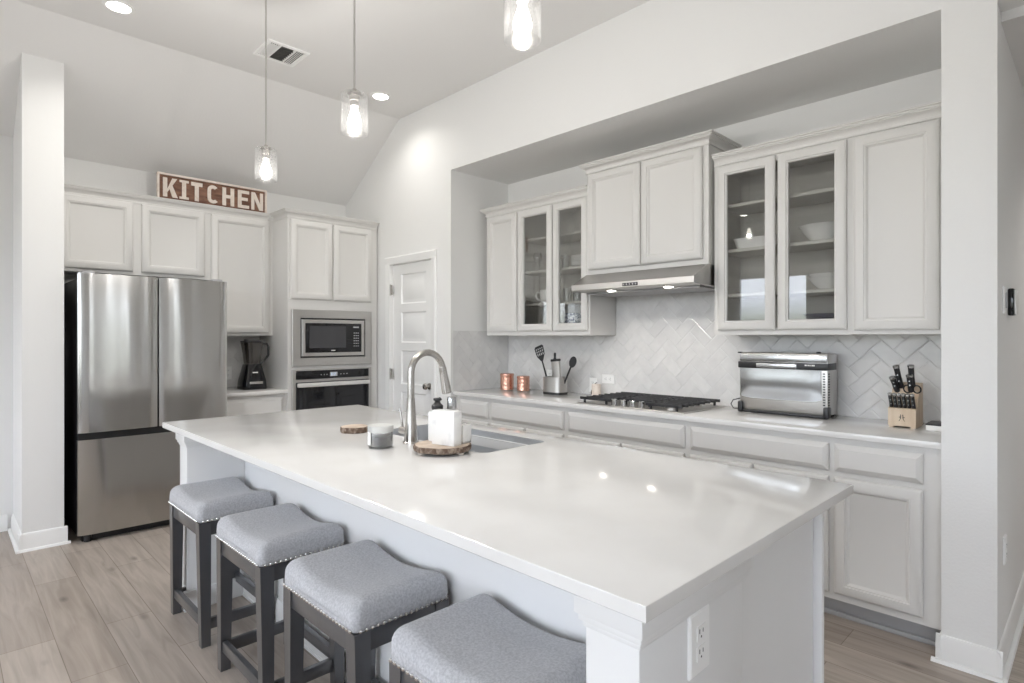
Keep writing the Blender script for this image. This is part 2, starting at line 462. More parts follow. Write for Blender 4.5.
def wall_with_holes(ax, c, t, a0, a1, z1, holes):
    b = MB()
    def bx(a, d, z0, zz):
        if ax == 'y': b.box(a, d, c - t, c, z0, zz)
        else: b.box(c, c + t, a, d, z0, zz)
    p = a0
    for (h0, h1, s0, s1) in holes:
        bx(p, h0, 0, z1); bx(h0, h1, 0, s0); bx(h0, h1, s1, z1); p = h1
    bx(p, a1, 0, z1)
    return b
struct('wall_front', wall_with_holes('y', -3.5, .15, -5.6, 4.2, 3.45, [w[3:] for w in WINDOWS if w[1] == 'y']), 'wall')
struct('wall_side', wall_with_holes('x', 4.0, .15, -3.7, 3.2, 3.45, [w[3:] for w in WINDOWS if w[1] == 'x']), 'wall')
for nm, ax, c, a, b_, z0, z1 in WINDOWS:
    f = MB()
    def fb(a0, a1, s0, s1):
        if ax == 'y': f.box(a0, a1, c - .11, c - .03, s0, s1, .005)
        else: f.box(c + .03, c + .11, a0, a1, s0, s1, .005)
    fb(a, a + .06, z0, z1); fb(b_ - .06, b_, z0, z1); fb(a, b_, z0, z0 + .06); fb(a, b_, z1 - .06, z1)
    fb((a + b_) / 2 - .035, (a + b_) / 2 + .035, z0, z1)
    fb(a, b_, 1.60, 1.64)
    struct(nm, f, 'trim')
# baseboards
def base_prof(d=1):
    return [(0, 0), (.018, 0), (.018, .012), (.014, .014), (.014, .085), (.010, .095), (.010, .103), (.005, .112), (0, .114)]
def bb(axis, fixed, sgn, a0, a1, mb):
    """baseboard: runs along axis, stands off the wall at `fixed` towards sgn"""
    pr = [(fixed + sgn * p, z) for p, z in base_prof()]
    return mb.prism(pr, axis, a0, a1)
q = bb('y', -4.81, 1, .354, .604, MB()); bb('x', .372, -1, -5.40, -4.792, q)
q.prism([(-4.792, 0), (-4.778, 0), (-4.782, .012), (-4.792, .016)], 'y', .340, .618); q.prism([(.354, 0), (.340, 0), (.344, .012), (.354, .016)], 'x', -5.40, -4.778); struct('baseboard_wing', q, 'trim')
struct('baseboard_back', bb('y', -5.415, 1, -3.5, .34, MB()), 'trim')
q = bb('x', YR, -1, NX1 - .018, PX + .018, MB()); bb('y', PX, 1, YR - .018, 7.0, q); bb('y', NX1, -1, YR - .018, YR + .05, q)
q.prism([(YR - .018, 0), (YR - .032, 0), (YR - .028, .012), (YR - .018, .016)], 'x', NX1 - .032, PX + .032); q.prism([(PX + .018, 0), (PX + .032, 0), (PX + .028, .012), (PX + .018, .016)], 'y', YR - .032, 7.0)
struct('baseboard_pier', q, 'trim')
q = bb('x', YR, -1, -4.83, DX0 - .07, MB()); bb('x', YR, -1, DX1 + .07, NX0, q); struct('baseboard_range', q, 'trim')

# pantry door
dr = bpy.data.objects.new('door_1', None); COL.objects.link(dr); dr.location = (DX0, YR, 0); ORG[dr.name] = (DX0, YR, 0); dr['kind'] = 'structure'
d = MB()
Y0 = YR + .03
ww, hh = DX1 - DX0 - .01, DZ - .015
# slab split into stiles, rails and five raised panels
d.box(DX0 + .005, DX1 - .005, Y0 + .012, Y0 + .035, .01, DZ - .005)
px0, px1 = DX0 + .13, DX1 - .13
edges = [.20, .50, .57, .86, .93, 1.24, 1.31, 1.59, 1.665, 1.94]
d.box(DX0 + .005, px0, Y0, Y0 + .014, .01, DZ - .005); d.box(px1, DX1 - .005, Y0, Y0 + .014, .01, DZ - .005)
zz = [.01] + edges + [DZ - .005]
for i in range(0, len(zz), 2):
    d.box(px0, px1, Y0, Y0 + .014, zz[i], zz[i + 1])
for i in range(0, 10, 2):
    d.rings((px0, Y0 + .013, edges[i]), (1, 0, 0), (0, 0, 1), (0, -1, 0), px1 - px0, edges[i + 1] - edges[i],
            [(0, .013), (.012, .002), (.03, .002), (.045, .009)], back=False)
part('door_panel', d, 'trim', dr)
k = MB()
cw = .07
prof = [(0, 0), (cw, 0), (cw, -.012), (cw - .012, -.02), (.02, -.016), (.006, -.012), (0, -.012)]
for a, sg in ((DX0, -1), (DX1, 1)):
    k.prism([(a + sg * p, YR + t) for p, t in prof], 'z', 0, DZ)
k.prism([(YR + t, DZ + p) for p, t in prof], 'x', DX0 - cw, DX1 + cw)
k.box(DX0 - .0, DX0 + .004, YR, YR + .1, 0, DZ); k.box(DX1 - .004, DX1, YR, YR + .1, 0, DZ); k.box(DX0, DX1, YR, YR + .1, DZ - .004, DZ)
part('door_casing', k, 'trim', dr)
kn = MB().lathe([(.027, -.004), (.027, -.010), (.012, -.014), (.011, -.03), (.026, -.042), (.030, -.052), (.024, -.064), (.008, -.068)], (DX1 - .072, Y0 + .002, .935), 18, 0, 'y')
part('door_knob', kn, 'nickel', dr, 'round satin nickel door knob')
for hz in (1.80, 1.02, .25):
    h = MB().cyl((DX0 + .008, YR - .004, hz - .05), (DX0 + .008, YR - .004, hz + .05), .007, n=8)
    h.box(DX0 + .006, DX0 + .03, YR + .0, YR + .004, hz - .045, hz + .045)
    part('hinge', h, 'nickel', dr)

# ------------------------------------------------------------------ herringbone backsplash
def herringbone(name, O, U, V, N, polys, W=.0765):
    """tiles laid at 45 degrees on a wall; polys = list of (u0,u1,v0,v1) rectangles"""
    O, U, V, N = map(Vector, (O, U, V, N))
    g = .0016; bm_all = bmesh.new(); lay = bm_all.loops.layers.float_color.new('tint')
    c45 = math.sqrt(.5)
    umax = max(p[1] for p in polys); vmax = max(p[3] for p in polys)
    for (u0, u1, v0, v1) in polys:
        bm = bmesh.new(); ly = bm.loops.layers.float_color.new('tint')
        R = int((umax + vmax) / W) + 8
        for nrow in range(-R, R):
            for mm in range(-R // 4 - 2, R // 4 + 2):
                for kind in (0, 1):
                    if kind == 0: a0, b0, a1, b1 = nrow + 4 * mm, nrow, nrow + 4 * mm + 2, nrow + 1
                    else: a0, b0, a1, b1 = nrow + 2 + 4 * mm, nrow - 1, nrow + 3 + 4 * mm, nrow + 1
                    ca, cb = (a0 + a1) / 2 * W, (b0 + b1) / 2 * W
                    cu, cv = (ca - cb) * c45, (ca + cb) * c45
                    if not (u0 - .12 < cu < u1 + .12 and v0 - .12 < cv < v1 + .12): continue
                    rnd = random.Random(nrow * 7919 + mm * 104729 + kind * 31)
                    tint = rnd.uniform(-.12, .22); tx, ty = rnd.gauss(0, .010), rnd.gauss(0, .010)
                    vs = []
                    for (ins, hz) in ((g, .002), (g, .0072), (g + .004, .0082)):
                        for (a, b) in ((a0 * W + ins, b0 * W + ins), (a1 * W - ins, b0 * W + ins), (a1 * W - ins, b1 * W - ins), (a0 * W + ins, b1 * W - ins)):
                            hh = hz + ((a - ca) * tx + (b - cb) * ty if hz > .003 else 0)
                            vs.append(bm.verts.new(((a - b) * c45, (a + b) * c45, hh)))
                    fs = []
                    for i in range(2):
                        for j in range(4):
                            fs.append(bm.faces.new((vs[i * 4 + j], vs[i * 4 + (j + 1) % 4], vs[i * 4 + 4 + (j + 1) % 4], vs[i * 4 + 4 + j])))
                    fs.append(bm.faces.new(vs[8:12]))
                    for f in fs:
                        for lp in f.loops: lp[ly] = (tint, tint, tint, 1)
        for co, no in (((u0, 0, 0), (1, 0, 0)), ((u1, 0, 0), (-1, 0, 0)), ((0, v0, 0), (0, 1, 0)), ((0, v1, 0), (0, -1, 0))):
            bmesh.ops.bisect_plane(bm, geom=bm.verts[:] + bm.edges[:] + bm.faces[:], plane_co=co, plane_no=no, clear_inner=True)
        q = [bm.verts.new(p) for p in ((u0, v0, .0055), (u1, v0, .0055), (u1, v1, .0055), (u0, v1, .0055))]
        f = bm.faces.new(q); f.material_index = 1
        tmp = bpy.data.meshes.new('tmp'); bm.to_mesh(tmp); bm.free(); bm_all.from_mesh(tmp); bpy.data.meshes.remove(tmp)
    for v_ in bm_all.verts:
        v_.co = O + U * v_.co.x + V * v_.co.y + N * v_.co.z
    me = bpy.data.meshes.new(name); bm_all.to_mesh(me); bm_all.free()
    me.materials.append(M['tile']); me.materials.append(M['grout'])
    o = bpy.data.objects.new(name, me); COL.objects.link(o); o['kind'] = 'structure'
    return o
herringbone('wall_range_backsplash', (NX0, YN, .914), (1, 0, 0), (0, 0, 1), (0, -1, 0),
            [(0, 1.18, 0, .462), (1.18, 2.12, 0, .80), (2.12, NX1 - NX0, 0, .462)])
herringbone('wall_range_backsplash_return', (NX0, YR + .02, .914), (0, 1, 0), (0, 0, 1), (1, 0, 0), [(0, YN - YR - .03, 0, .50)])
herringbone('wall_back_backsplash', (XB, 1.50, .914), (0, 1, 0), (0, 0, 1), (1, 0, 0), [(0, .62, 0, .462)])

# ------------------------------------------------------------------ cabinet joinery
RANGE = dict(U=(1, 0, 0), V=(0, 0, 1), N=(0, -1, 0))   # faces -Y
BACK = dict(U=(0, 1, 0), V=(0, 0, 1), N=(1, 0, 0))     # faces +X
def at(fr, p, u, z):          # point on a front plane p at run coordinate u, height z
    return (u, p, z) if fr is RANGE else (p, u, z)
DOOR = [(.005, 0), (.005, .004), (0, .004), (0, .015), (.005, .020), (.011, .024), (.046, .024), (.048, .019), (.054, .018), (.062, .008), (.066, .006)]
DRAWER = [(.005, 0), (.005, .004), (0, .004), (0, .010), (.003, .013), (.021, .022), (.023, .024)]
def door(fr, p, u0, u1, z0, z1, parent, name='door', prof=DOOR, mat='cab'):
    return part(name, MB().rings(at(fr, p, u0, z0), fr['U'], fr['V'], fr['N'], u1 - u0, z1 - z0, prof), mat, parent)
def glass_door(fr, p, u0, u1, z0, z1, parent, st=.058):
    pr = [(.005, 0), (.005, .004), (0, .004), (0, .015), (.005, .020), (.011, .024), (st - .012, .024), (st - .009, .018), (st - .003, .016), (st, .008), (st, 0)]
    dd = part('door', MB().rings(at(fr, p, u0, z0), fr['U'], fr['V'], fr['N'], u1 - u0, z1 - z0, pr, hole=True), 'cab', parent)
    g = MB()
    a, b = at(fr, p, u0 + st - .006, z0 + st - .006), at(fr, p, u1 - st + .006, z1 - st + .006)
    n = fr['N']
    g.box(a[0] + n[0] * .004, b[0] + n[0] * .007, a[1] + n[1] * .004, b[1] + n[1] * .007, a[2], b[2])
    part('glass_pane', g, 'pane', dd, 'clear glass pane')
    return dd
def fbox(mb, fr, p0, p1, u0, u1, z0, z1, b=0, mi=0):
    if fr is RANGE: return mb.box(u0, u1, p0, p1, z0, z1, b, mi)
    return mb.box(p0, p1, u0, u1, z0, z1, b, mi)
CROWN = [(0, 0), (.010, 0), (.010, .012), (.004, .015), (.007, .026), (.016, .036), (.030, .042), (.030, .047), (.038, .048), (.038, .056), (.046, .059), (.046, .066), (0, .066)]
def crown(fr, p, u0, u1, z, parent, left=None, right=None, scale=1.):
    """crown along the front p from u0 to u1; left/right = wall coordinate to which it returns with a mitre"""
    sg = -1 if fr is RANGE else 1
    m = MB(); n = len(CROWN)
    v, secs = [], []
    def sec(fn):
        k = len(v)
        for pr, h in CROWN: v.append(fn(pr * scale, h * scale))
        secs.append(k)
    def pt(u, q, zz): return (u, q, zz) if fr is RANGE else (q, u, zz)
    if left is not None: sec(lambda a, h: pt(u0 - a, left, z + h))
    sec(lambda a, h: pt(u0 - (a if left is not None else 0), p + sg * a, z + h))
    sec(lambda a, h: pt(u1 + (a if right is not None else 0), p + sg * a, z + h))
    if right is not None: sec(lambda a, h: pt(u1 + a, right, z + h))
    f = []
    for a, b in zip(secs, secs[1:]):
        for j in range(n): f.append((a + j, a + (j + 1) % n, b + (j + 1) % n, b + j))
    f.append(tuple(secs[0] + j for j in range(n))); f.append(tuple(secs[-1] + j for j in range(n - 1, -1, -1)))
    m.add(v, f)
    return part('crown_moulding', m, 'cab', parent)

ZU0, ZU1 = 1.375, 2.395       # upper cabinets: bottom, top of the face frame
def upper(name, label, fr, back, p, u0, u1, z0, z1, group=None, solid=True):
    t = thing(name, label, 'cabinet', at(fr, back, (u0 + u1) / 2, z0), group)
    sg = 1 if fr is RANGE else -1
    b = MB()
    if solid:
        fbox(b, fr, p, back, u0, u1, z0, z1)
        part('carcass', b, 'cab', t)
    else:
        for a0, a1 in ((u0, u0 + .018), (u1 - .018, u1)): fbox(b, fr, p + sg * .019, back, a0, a1, z0, z1)
        fbox(b, fr, p + sg * .019, back, u0 + .018, u1 - .018, z0 + .02, z0 + .038)
        fbox(b, fr, p + sg * .019, back, u0 + .018, u1 - .018, z1 - .018, z1)
        fbox(b, fr, back - sg * .006, back, u0 + .018, u1 - .018, z0 + .03, z1 - .018)
        part('carcass', b, 'cab_in', t, 'greige melamine interior of the carcass')
        f = MB()
        fbox(f, fr, p, p + sg * .019, u0, u0 + .038, z0, z1); fbox(f, fr, p, p + sg * .019, u1 - .038, u1, z0, z1)
        fbox(f, fr, p, p + sg * .019, u0 + .038, u1 - .038, z0, z0 + .038); fbox(f, fr, p, p + sg * .019, u0 + .038, u1 - .038, z1 - .045, z1)
        part('face_frame', f, 'cab', t)
        s = MB()
        for a0, a1 in ((u0 - .0015, u0), (u1, u1 + .0015)): fbox(s, fr, p, back, a0, a1, z0, z1)
        fbox(s, fr, p, back, u0, u1, z0 - .0015, z0)
        part('outer_panel', s, 'cab', t)
    return t
def shelves(t, fr, p, back, u0, u1, zs):
    for z in zs:
        s = fbox(MB(), fr, p + .035 if fr is RANGE else p - .035, back - .008 if fr is RANGE else back, u0 + .019, u1 - .019, z - .019, z, .002)
        part('shelf', s, 'cab_in', t)

# ---- range wall uppers
PF = 3.34
t = upper('upper_cabinet', 'narrow solid-door wall cabinet beside the glass-door cabinet with the mug', RANGE, YN, PF, -3.70, -3.318, ZU0, ZU1)
door(RANGE, PF, -3.676, -3.328, 1.407, 2.372, t); crown(RANGE, PF, -3.70, -3.318, ZU1 - .012, t, left=YN)
t = upper('glass_upper_cabinet', 'two-door glass wall cabinet holding the mug and clear glasses', RANGE, YN, PF, -3.318, -2.592, ZU0, ZU1, solid=False)
glass_door(RANGE, PF, -3.305, -2.945, 1.407, 2.372, t); glass_door(RANGE, PF, -2.935, -2.605, 1.407, 2.372, t)
shelves(t, RANGE, PF, YN, -3.318, -2.592, (1.63, 1.89, 2.15)); crown(RANGE, PF, -3.318, -2.592, ZU1 - .012, t)
HF = 3.30
t = upper('hood_cabinet', 'tall two-door wall cabinet above the range hood', RANGE, YN, HF, -2.588, -1.665, 1.80, 2.54)
door(RANGE, HF, -2.565, -2.137, 1.835, 2.515, t); door(RANGE, HF, -2.129, -1.70, 1.835, 2.515, t)
crown(RANGE, HF, -2.588, -1.665, 2.522, t, left=YN, right=YN)
t = upper('glass_upper_cabinet', 'two-door glass wall cabinet holding the white bowls', RANGE, YN, PF, -1.645, -.908, ZU0, ZU1, solid=False)
glass_door(RANGE, PF, -1.620, -1.285, 1.40, 2.378, t); glass_door(RANGE, PF, -1.270, -.926, 1.40, 2.378, t)
shelves(t, RANGE, PF, YN, -1.645, -.908, (1.62, 1.885, 2.155)); crown(RANGE, PF, -1.645, -.908, ZU1 - .008, t)
t = upper('upper_cabinet', 'wide solid-door wall cabinet above the knife block', RANGE, YN, PF, -.908, -.482, ZU0, ZU1)
door(RANGE, PF, -.892, -.536, 1.396, 2.378, t); crown(RANGE, PF, -.908, -.482, ZU1 - .008, t)

# ---- range wall base cabinets
BF, CT = 3.055, .884
def base(label, u0, u1, drawers, doors, fr=RANGE, p=BF, back=YN):
    t = thing('base_cabinet', label, 'cabinet', at(fr, back, (u0 + u1) / 2, 0))
    sg = 1 if fr is RANGE else -1
    part('carcass', fbox(MB(), fr, p, back - sg * .005, u0, u1, .105, CT - .001), 'cab', t)
    part('toe_kick', fbox(fbox(MB(), fr, p + sg * .075, p + sg * .10, u0, u1, 0, .105), fr, p + sg * .06, p + sg * .075, u0, u1, 0, .022, .004), 'kick', t)
    for a, b, z0, z1 in drawers: door(fr, p, a, b, z0, z1, t, 'drawer_front', DRAWER)
    for a, b, z0, z1 in doors: door(fr, p, a, b, z0, z1, t)
    return t
ZD0, ZD1, ZB0, ZB1 = .722, .852, .140, .694
base('narrow base cabinet under the copper canisters', -3.755, -3.338, [(-3.70, -3.358, ZD0, ZD1)], [(-3.70, -3.358, ZB0, ZB1)])
base('base cabinet under the utensil crock', -3.338, -2.569, [(-3.318, -2.590, ZD0, ZD1)], [(-3.318, -2.962, ZB0, ZB1), (-2.946, -2.590, ZB0, ZB1)])
base('widest base cabinet under the gas cooktop', -2.569, -1.662, [(-2.548, -1.682, ZD0, ZD1)], [(-2.548, -2.122, ZB0, ZB1), (-2.108, -1.682, ZB0, ZB1)])
base('base cabinet under the stainless toaster oven', -1.662, -.909, [(-1.646, -.924, ZD0, ZD1)], [(-1.646, -1.292, ZB0, ZB1), (-1.282, -.924, ZB0, ZB1)])
base('base cabinet with full door under the knife block', -.909, -.482, [(-.898, -.548, ZD0, ZD1)], [(-.898, -.548, ZB0, ZB1)])
# ---- counter along the range wall
solo('countertop', MB().box(NX0 + .009, NX1 - .003, 3.018, YN - .009, CT, .914, .003), 'quartz',
     'long white quartz countertop along the range wall', 'countertop', (-2.12, 3.34, CT))

# ---- back wall: fridge cabinet, upper, tower, base
BP = -5.20
t = upper('fridge_cabinet', 'two-door cabinet above the refrigerator', BACK, XB + .004, BP, .589, 1.585, 1.835, 2.40)
door(BACK, BP, .605, 1.052, 1.858, 2.385, t); door(BACK, BP, 1.107, 1.556, 1.858, 2.385, t)
crown(BACK, BP, .589, 1.585, 2.385, t)
t = upper('upper_cabinet', 'single-door wall cabinet above the black blender', BACK, XB + .004, BP, 1.585, 2.118, ZU0, 2.40)
door(BACK, BP, 1.605, 2.085, 1.395, 2.385, t); crown(BACK, BP, 1.585, 2.078, 2.385, t)
TF = -4.88
t = thing('oven_tower', 'tall greige tower cabinet housing microwave and oven', 'cabinet', (XB, 2.56, 0))
b = MB()
b.box(XB + .004, TF, 2.118, 2.14, 0, 2.40); b.box(XB + .004, TF, 2.96, 2.985, 0, 2.40)
b.box(XB + .004, TF - .02, 2.14, 2.96, 1.64, 2.40); b.box(XB + .004, TF - .02, 2.14, 2.96, .08, .36)
b.box(TF - .02, TF, 2.14, 2.165, .08, 2.40); b.box(TF - .02, TF, 2.90, 2.96, .08, 2.40)
b.box(TF - .02, TF, 2.165, 2.90, 1.595, 2.40); b.box(TF - .02, TF, 2.165, 2.90, 1.080, 1.112); b.box(TF - .02, TF, 2.165, 2.90, .08, .385)
b.box(XB + .004, TF - .02, 2.14, 2.96, 1.085, 1.105); b.box(XB + .004, XB + .012, 2.14, 2.96, 0, 2.4); b.box(TF - .06, TF - .05, 2.14, 2.96, 0, .08)
part('carcass', b, 'cab', t)
door(BACK, TF, 2.137, 2.520, 1.690, 2.375, t); door(BACK, TF, 2.532, 2.918, 1.690, 2.375, t)
door(BACK, TF, 2.165, 2.90, .12, .355, t, 'drawer_front', DRAWER)
crown(BACK, TF, 2.118, 2.985, 2.385, t, left=BP + .04)
t = base('base cabinet with one drawer front between refrigerator and tower', 1.585, 2.116, [(1.60, 2.09, .70, .852)], [(1.60, 2.09, .14, .672)], BACK, -4.915, XB)
solo('countertop', MB().box(XB + .009, TF + .012, 1.575, 2.116, CT, .914, .003), 'quartz', 'short white quartz countertop under the black blender', 'countertop', (-5.2, 1.85, CT))

# ------------------------------------------------------------------ island
t = thing('kitchen_island', 'white kitchen island body with corner posts under the quartz slab', 'island', (-1.95, 1.4, 0))
IX0, IX1, IW0, IW1 = -3.31, -.57, 1.155, 1.293
b = MB().box(IX0, IX1 - .12, IW0, IW1, 0, CT)
part('knee_wall', b, 'isl', t)
def cap_trim(mb, x0, x1, y0, y1):
    # flat frieze with a small moulding under it, wrapped round a post
    e1, e2, e3 = .016, .010, .004
    mb.box(x0 - e1, x1 + e1, y0 - e1, y1 + e1, .838, CT, .002)
    mb.box(x0 - e2, x1 + e2, y0 - e2, y1 + e2, .824, .838, .002)
    mb.box(x0 - e3, x1 + e3, y0 - e3, y1 + e3, .812, .824, .002)
for x0, x1, y1 in ((IX0, IX0 + .12, IW0), (IX1 - .12, IX1, IW1)):
    po = part('post', MB().box(x0, x1, .875, y1, 0, CT - .002, .004), 'isl', t)
    c = MB(); cap_trim(c, x0, x1, .875, IW0 - .02 if x0 == IX0 else IW1 - .0)
    part('cap_moulding', c, 'isl', po)
    c = MB().box(x0 - .014, x1 + .014, .861, y1 - .002, 0, .10, .003)
    part('base_moulding', c, 'isl', po)
e_ = MB().box(IX1 - .06, IX1 - .032, IW1, 1.845, 0, CT).box(IX1 - .045, IX1 - .010, 1.853, 1.873, 0, CT, .002)
e_.box(IX1 - .06, IX1 - .046, 1.846, 1.873, 0, CT)
part('end_panel', e_, 'isl', t)
part('end_panel', MB().box(IX0 + .0, IX0 + .03, IW1, 1.873, 0, CT), 'isl', t)
part('front_frame', MB().box(IX0 + .03, IX1 - .05, 1.845, 1.873, .105, .12).box(IX0 + .03, IX1 - .05, 1.845, 1.873, .84, CT)
     .box(IX0 + .03, IX0 + .08, 1.845, 1.873, .12, .84).box(IX1 - .10, IX1 - .05, 1.845, 1.873, .12, .84)
     .box(-2.50, -2.45, 1.845, 1.873, .12, .84).box(-1.67, -1.62, 1.845, 1.873, .12, .84), 'isl', t)
part('toe_kick', MB().box(IX0 + .03, IX1 - .05, 1.79, 1.80, 0, .105), 'kick', t)
for a, b_ in ((-3.22, -2.50), (-2.47, -2.07), (-2.05, -1.65), (-1.63, -.68)):
    part('door', MB().rings((b_, 1.873, .14), (-1, 0, 0), (0, 0, 1), (0, 1, 0), b_ - a, .70, DOOR), 'isl', t)
part('baseboard', bb('x', IW0, -1, IX0 + .12, IX1 - .12, MB()), 'isl', t)

# countertop slab with the sink cut-out
def rrect(x0, x1, y0, y1, r, n=5):
    pts = []
    for cx, cy, a0 in ((x1 - r, y1 - r, 0), (x0 + r, y1 - r, PI / 2), (x0 + r, y0 + r, PI), (x1 - r, y0 + r, 1.5 * PI)):
        for i in range(n + 1):
            a = a0 + PI / 2 * i / n
            pts.append((cx + r * math.cos(a), cy + r * math.sin(a)))
    return pts
SX0, SX1, SY0, SY1 = -2.43, -1.665, 1.485, 1.855
def slab_with_hole(x0, x1, y0, y1, z0, z1, hole, b=.003):
    s = MB()
    def loops(zz, outer, inset):
        return None
    outs = [(0, z0 + b), (0, z1 - b), (b * .3, z1 - b * .3), (b, z1)]
    o_r = [[(x0 + i, y0 + i, z), (x1 - i, y0 + i, z), (x1 - i, y1 - i, z), (x0 + i, y1 - i, z)] for i, z in [(b, z0)] + outs]
    k = 0
    for rg in o_r: s.v += rg
    for i in range(len(o_r) - 1):
        for j in range(4): s.f.append((i * 4 + j, i * 4 + (j + 1) % 4, i * 4 + 4 + (j + 1) % 4, i * 4 + 4 + j)); s.mi.append(0)
    n = len(hole); kt = len(s.v)
    s.v += [(x, y, z1) for x, y in hole]; kb = len(s.v); s.v += [(x, y, z0) for x, y in hole]
    for j in range(n): s.f.append((kt + j, kb + j, kb + (j + 1) % n, kt + (j + 1) % n)); s.mi.append(0)
    # top/bottom: four sectors between outer corners and hole corner arcs (hole listed from +x+y corner, counter-clockwise)
    q = n // 4
    for base_, kk in ((4 * (len(o_r) - 1), kt), (0, kb)):
        corner = [2, 3, 0, 1]
        for c in range(4):
            oc = base_ + corner[c]; on = base_ + corner[(c + 1) % 4]
            arc = [kk + c * q + i for i in range(q)]
            nxt = kk + ((c + 1) % 4) * q
            for i in range(q - 1): s.f.append((oc, arc[i], arc[i + 1])); s.mi.append(0)
            s.f.append((oc, arc[-1], nxt, on)); s.mi.append(0)
    return s
solo('island_countertop', slab_with_hole(-3.46, -.53, .833, 1.975, CT, .914, rrect(SX0, SX1, SY0, SY1, .035)), 'quartz',
     'large white quartz slab on the kitchen island', 'countertop', (-1.95, 1.4, CT), sharp=25)
# undermount sink
s = MB()
rgs = [(rrect(SX0 - .02, SX1 + .02, SY0 - .02, SY1 + .02, .05), .883), (rrect(SX0 + .0005, SX1 - .0005, SY0 + .0005, SY1 - .0005, .035), .883), (rrect(SX0 + .0005, SX1 - .0005, SY0 + .0005, SY1 - .0005, .035), .912),
       (rrect(SX0 + .002, SX1 - .002, SY0 + .002, SY1 - .002, .035), .912), (rrect(SX0 + .002, SX1 - .002, SY0 + .002, SY1 - .002, .035), .70), (rrect(SX0 + .02, SX1 - .02, SY0 + .02, SY1 - .02, .04), .668),
       (rrect(-2.10, -2.02, 1.63, 1.71, .039), .664)]
n = len(rgs[0][0])
for pts, z in rgs: s.v += [(x, y, z) for x, y in pts]
for i in range(len(rgs) - 1):
    for j in range(n): s.f.append((i * n + j, i * n + (j + 1) % n, (i + 1) * n + (j + 1) % n, (i + 1) * n + j)); s.mi.append(0)
s.f.append(tuple((len(rgs) - 1) * n + j for j in range(n))); s.mi.append(0)
t = thing('sink', 'stainless undermount sink set in the island slab', 'sink', (-2.05, 1.67, .66))
part('basin', s, 'sink', t)
part('drain', MB().lathe([(.045, 0), (.045, .003), (.036, .004), (.03, .001)], (-2.06, 1.67, .665), 20), 'chrome', t)

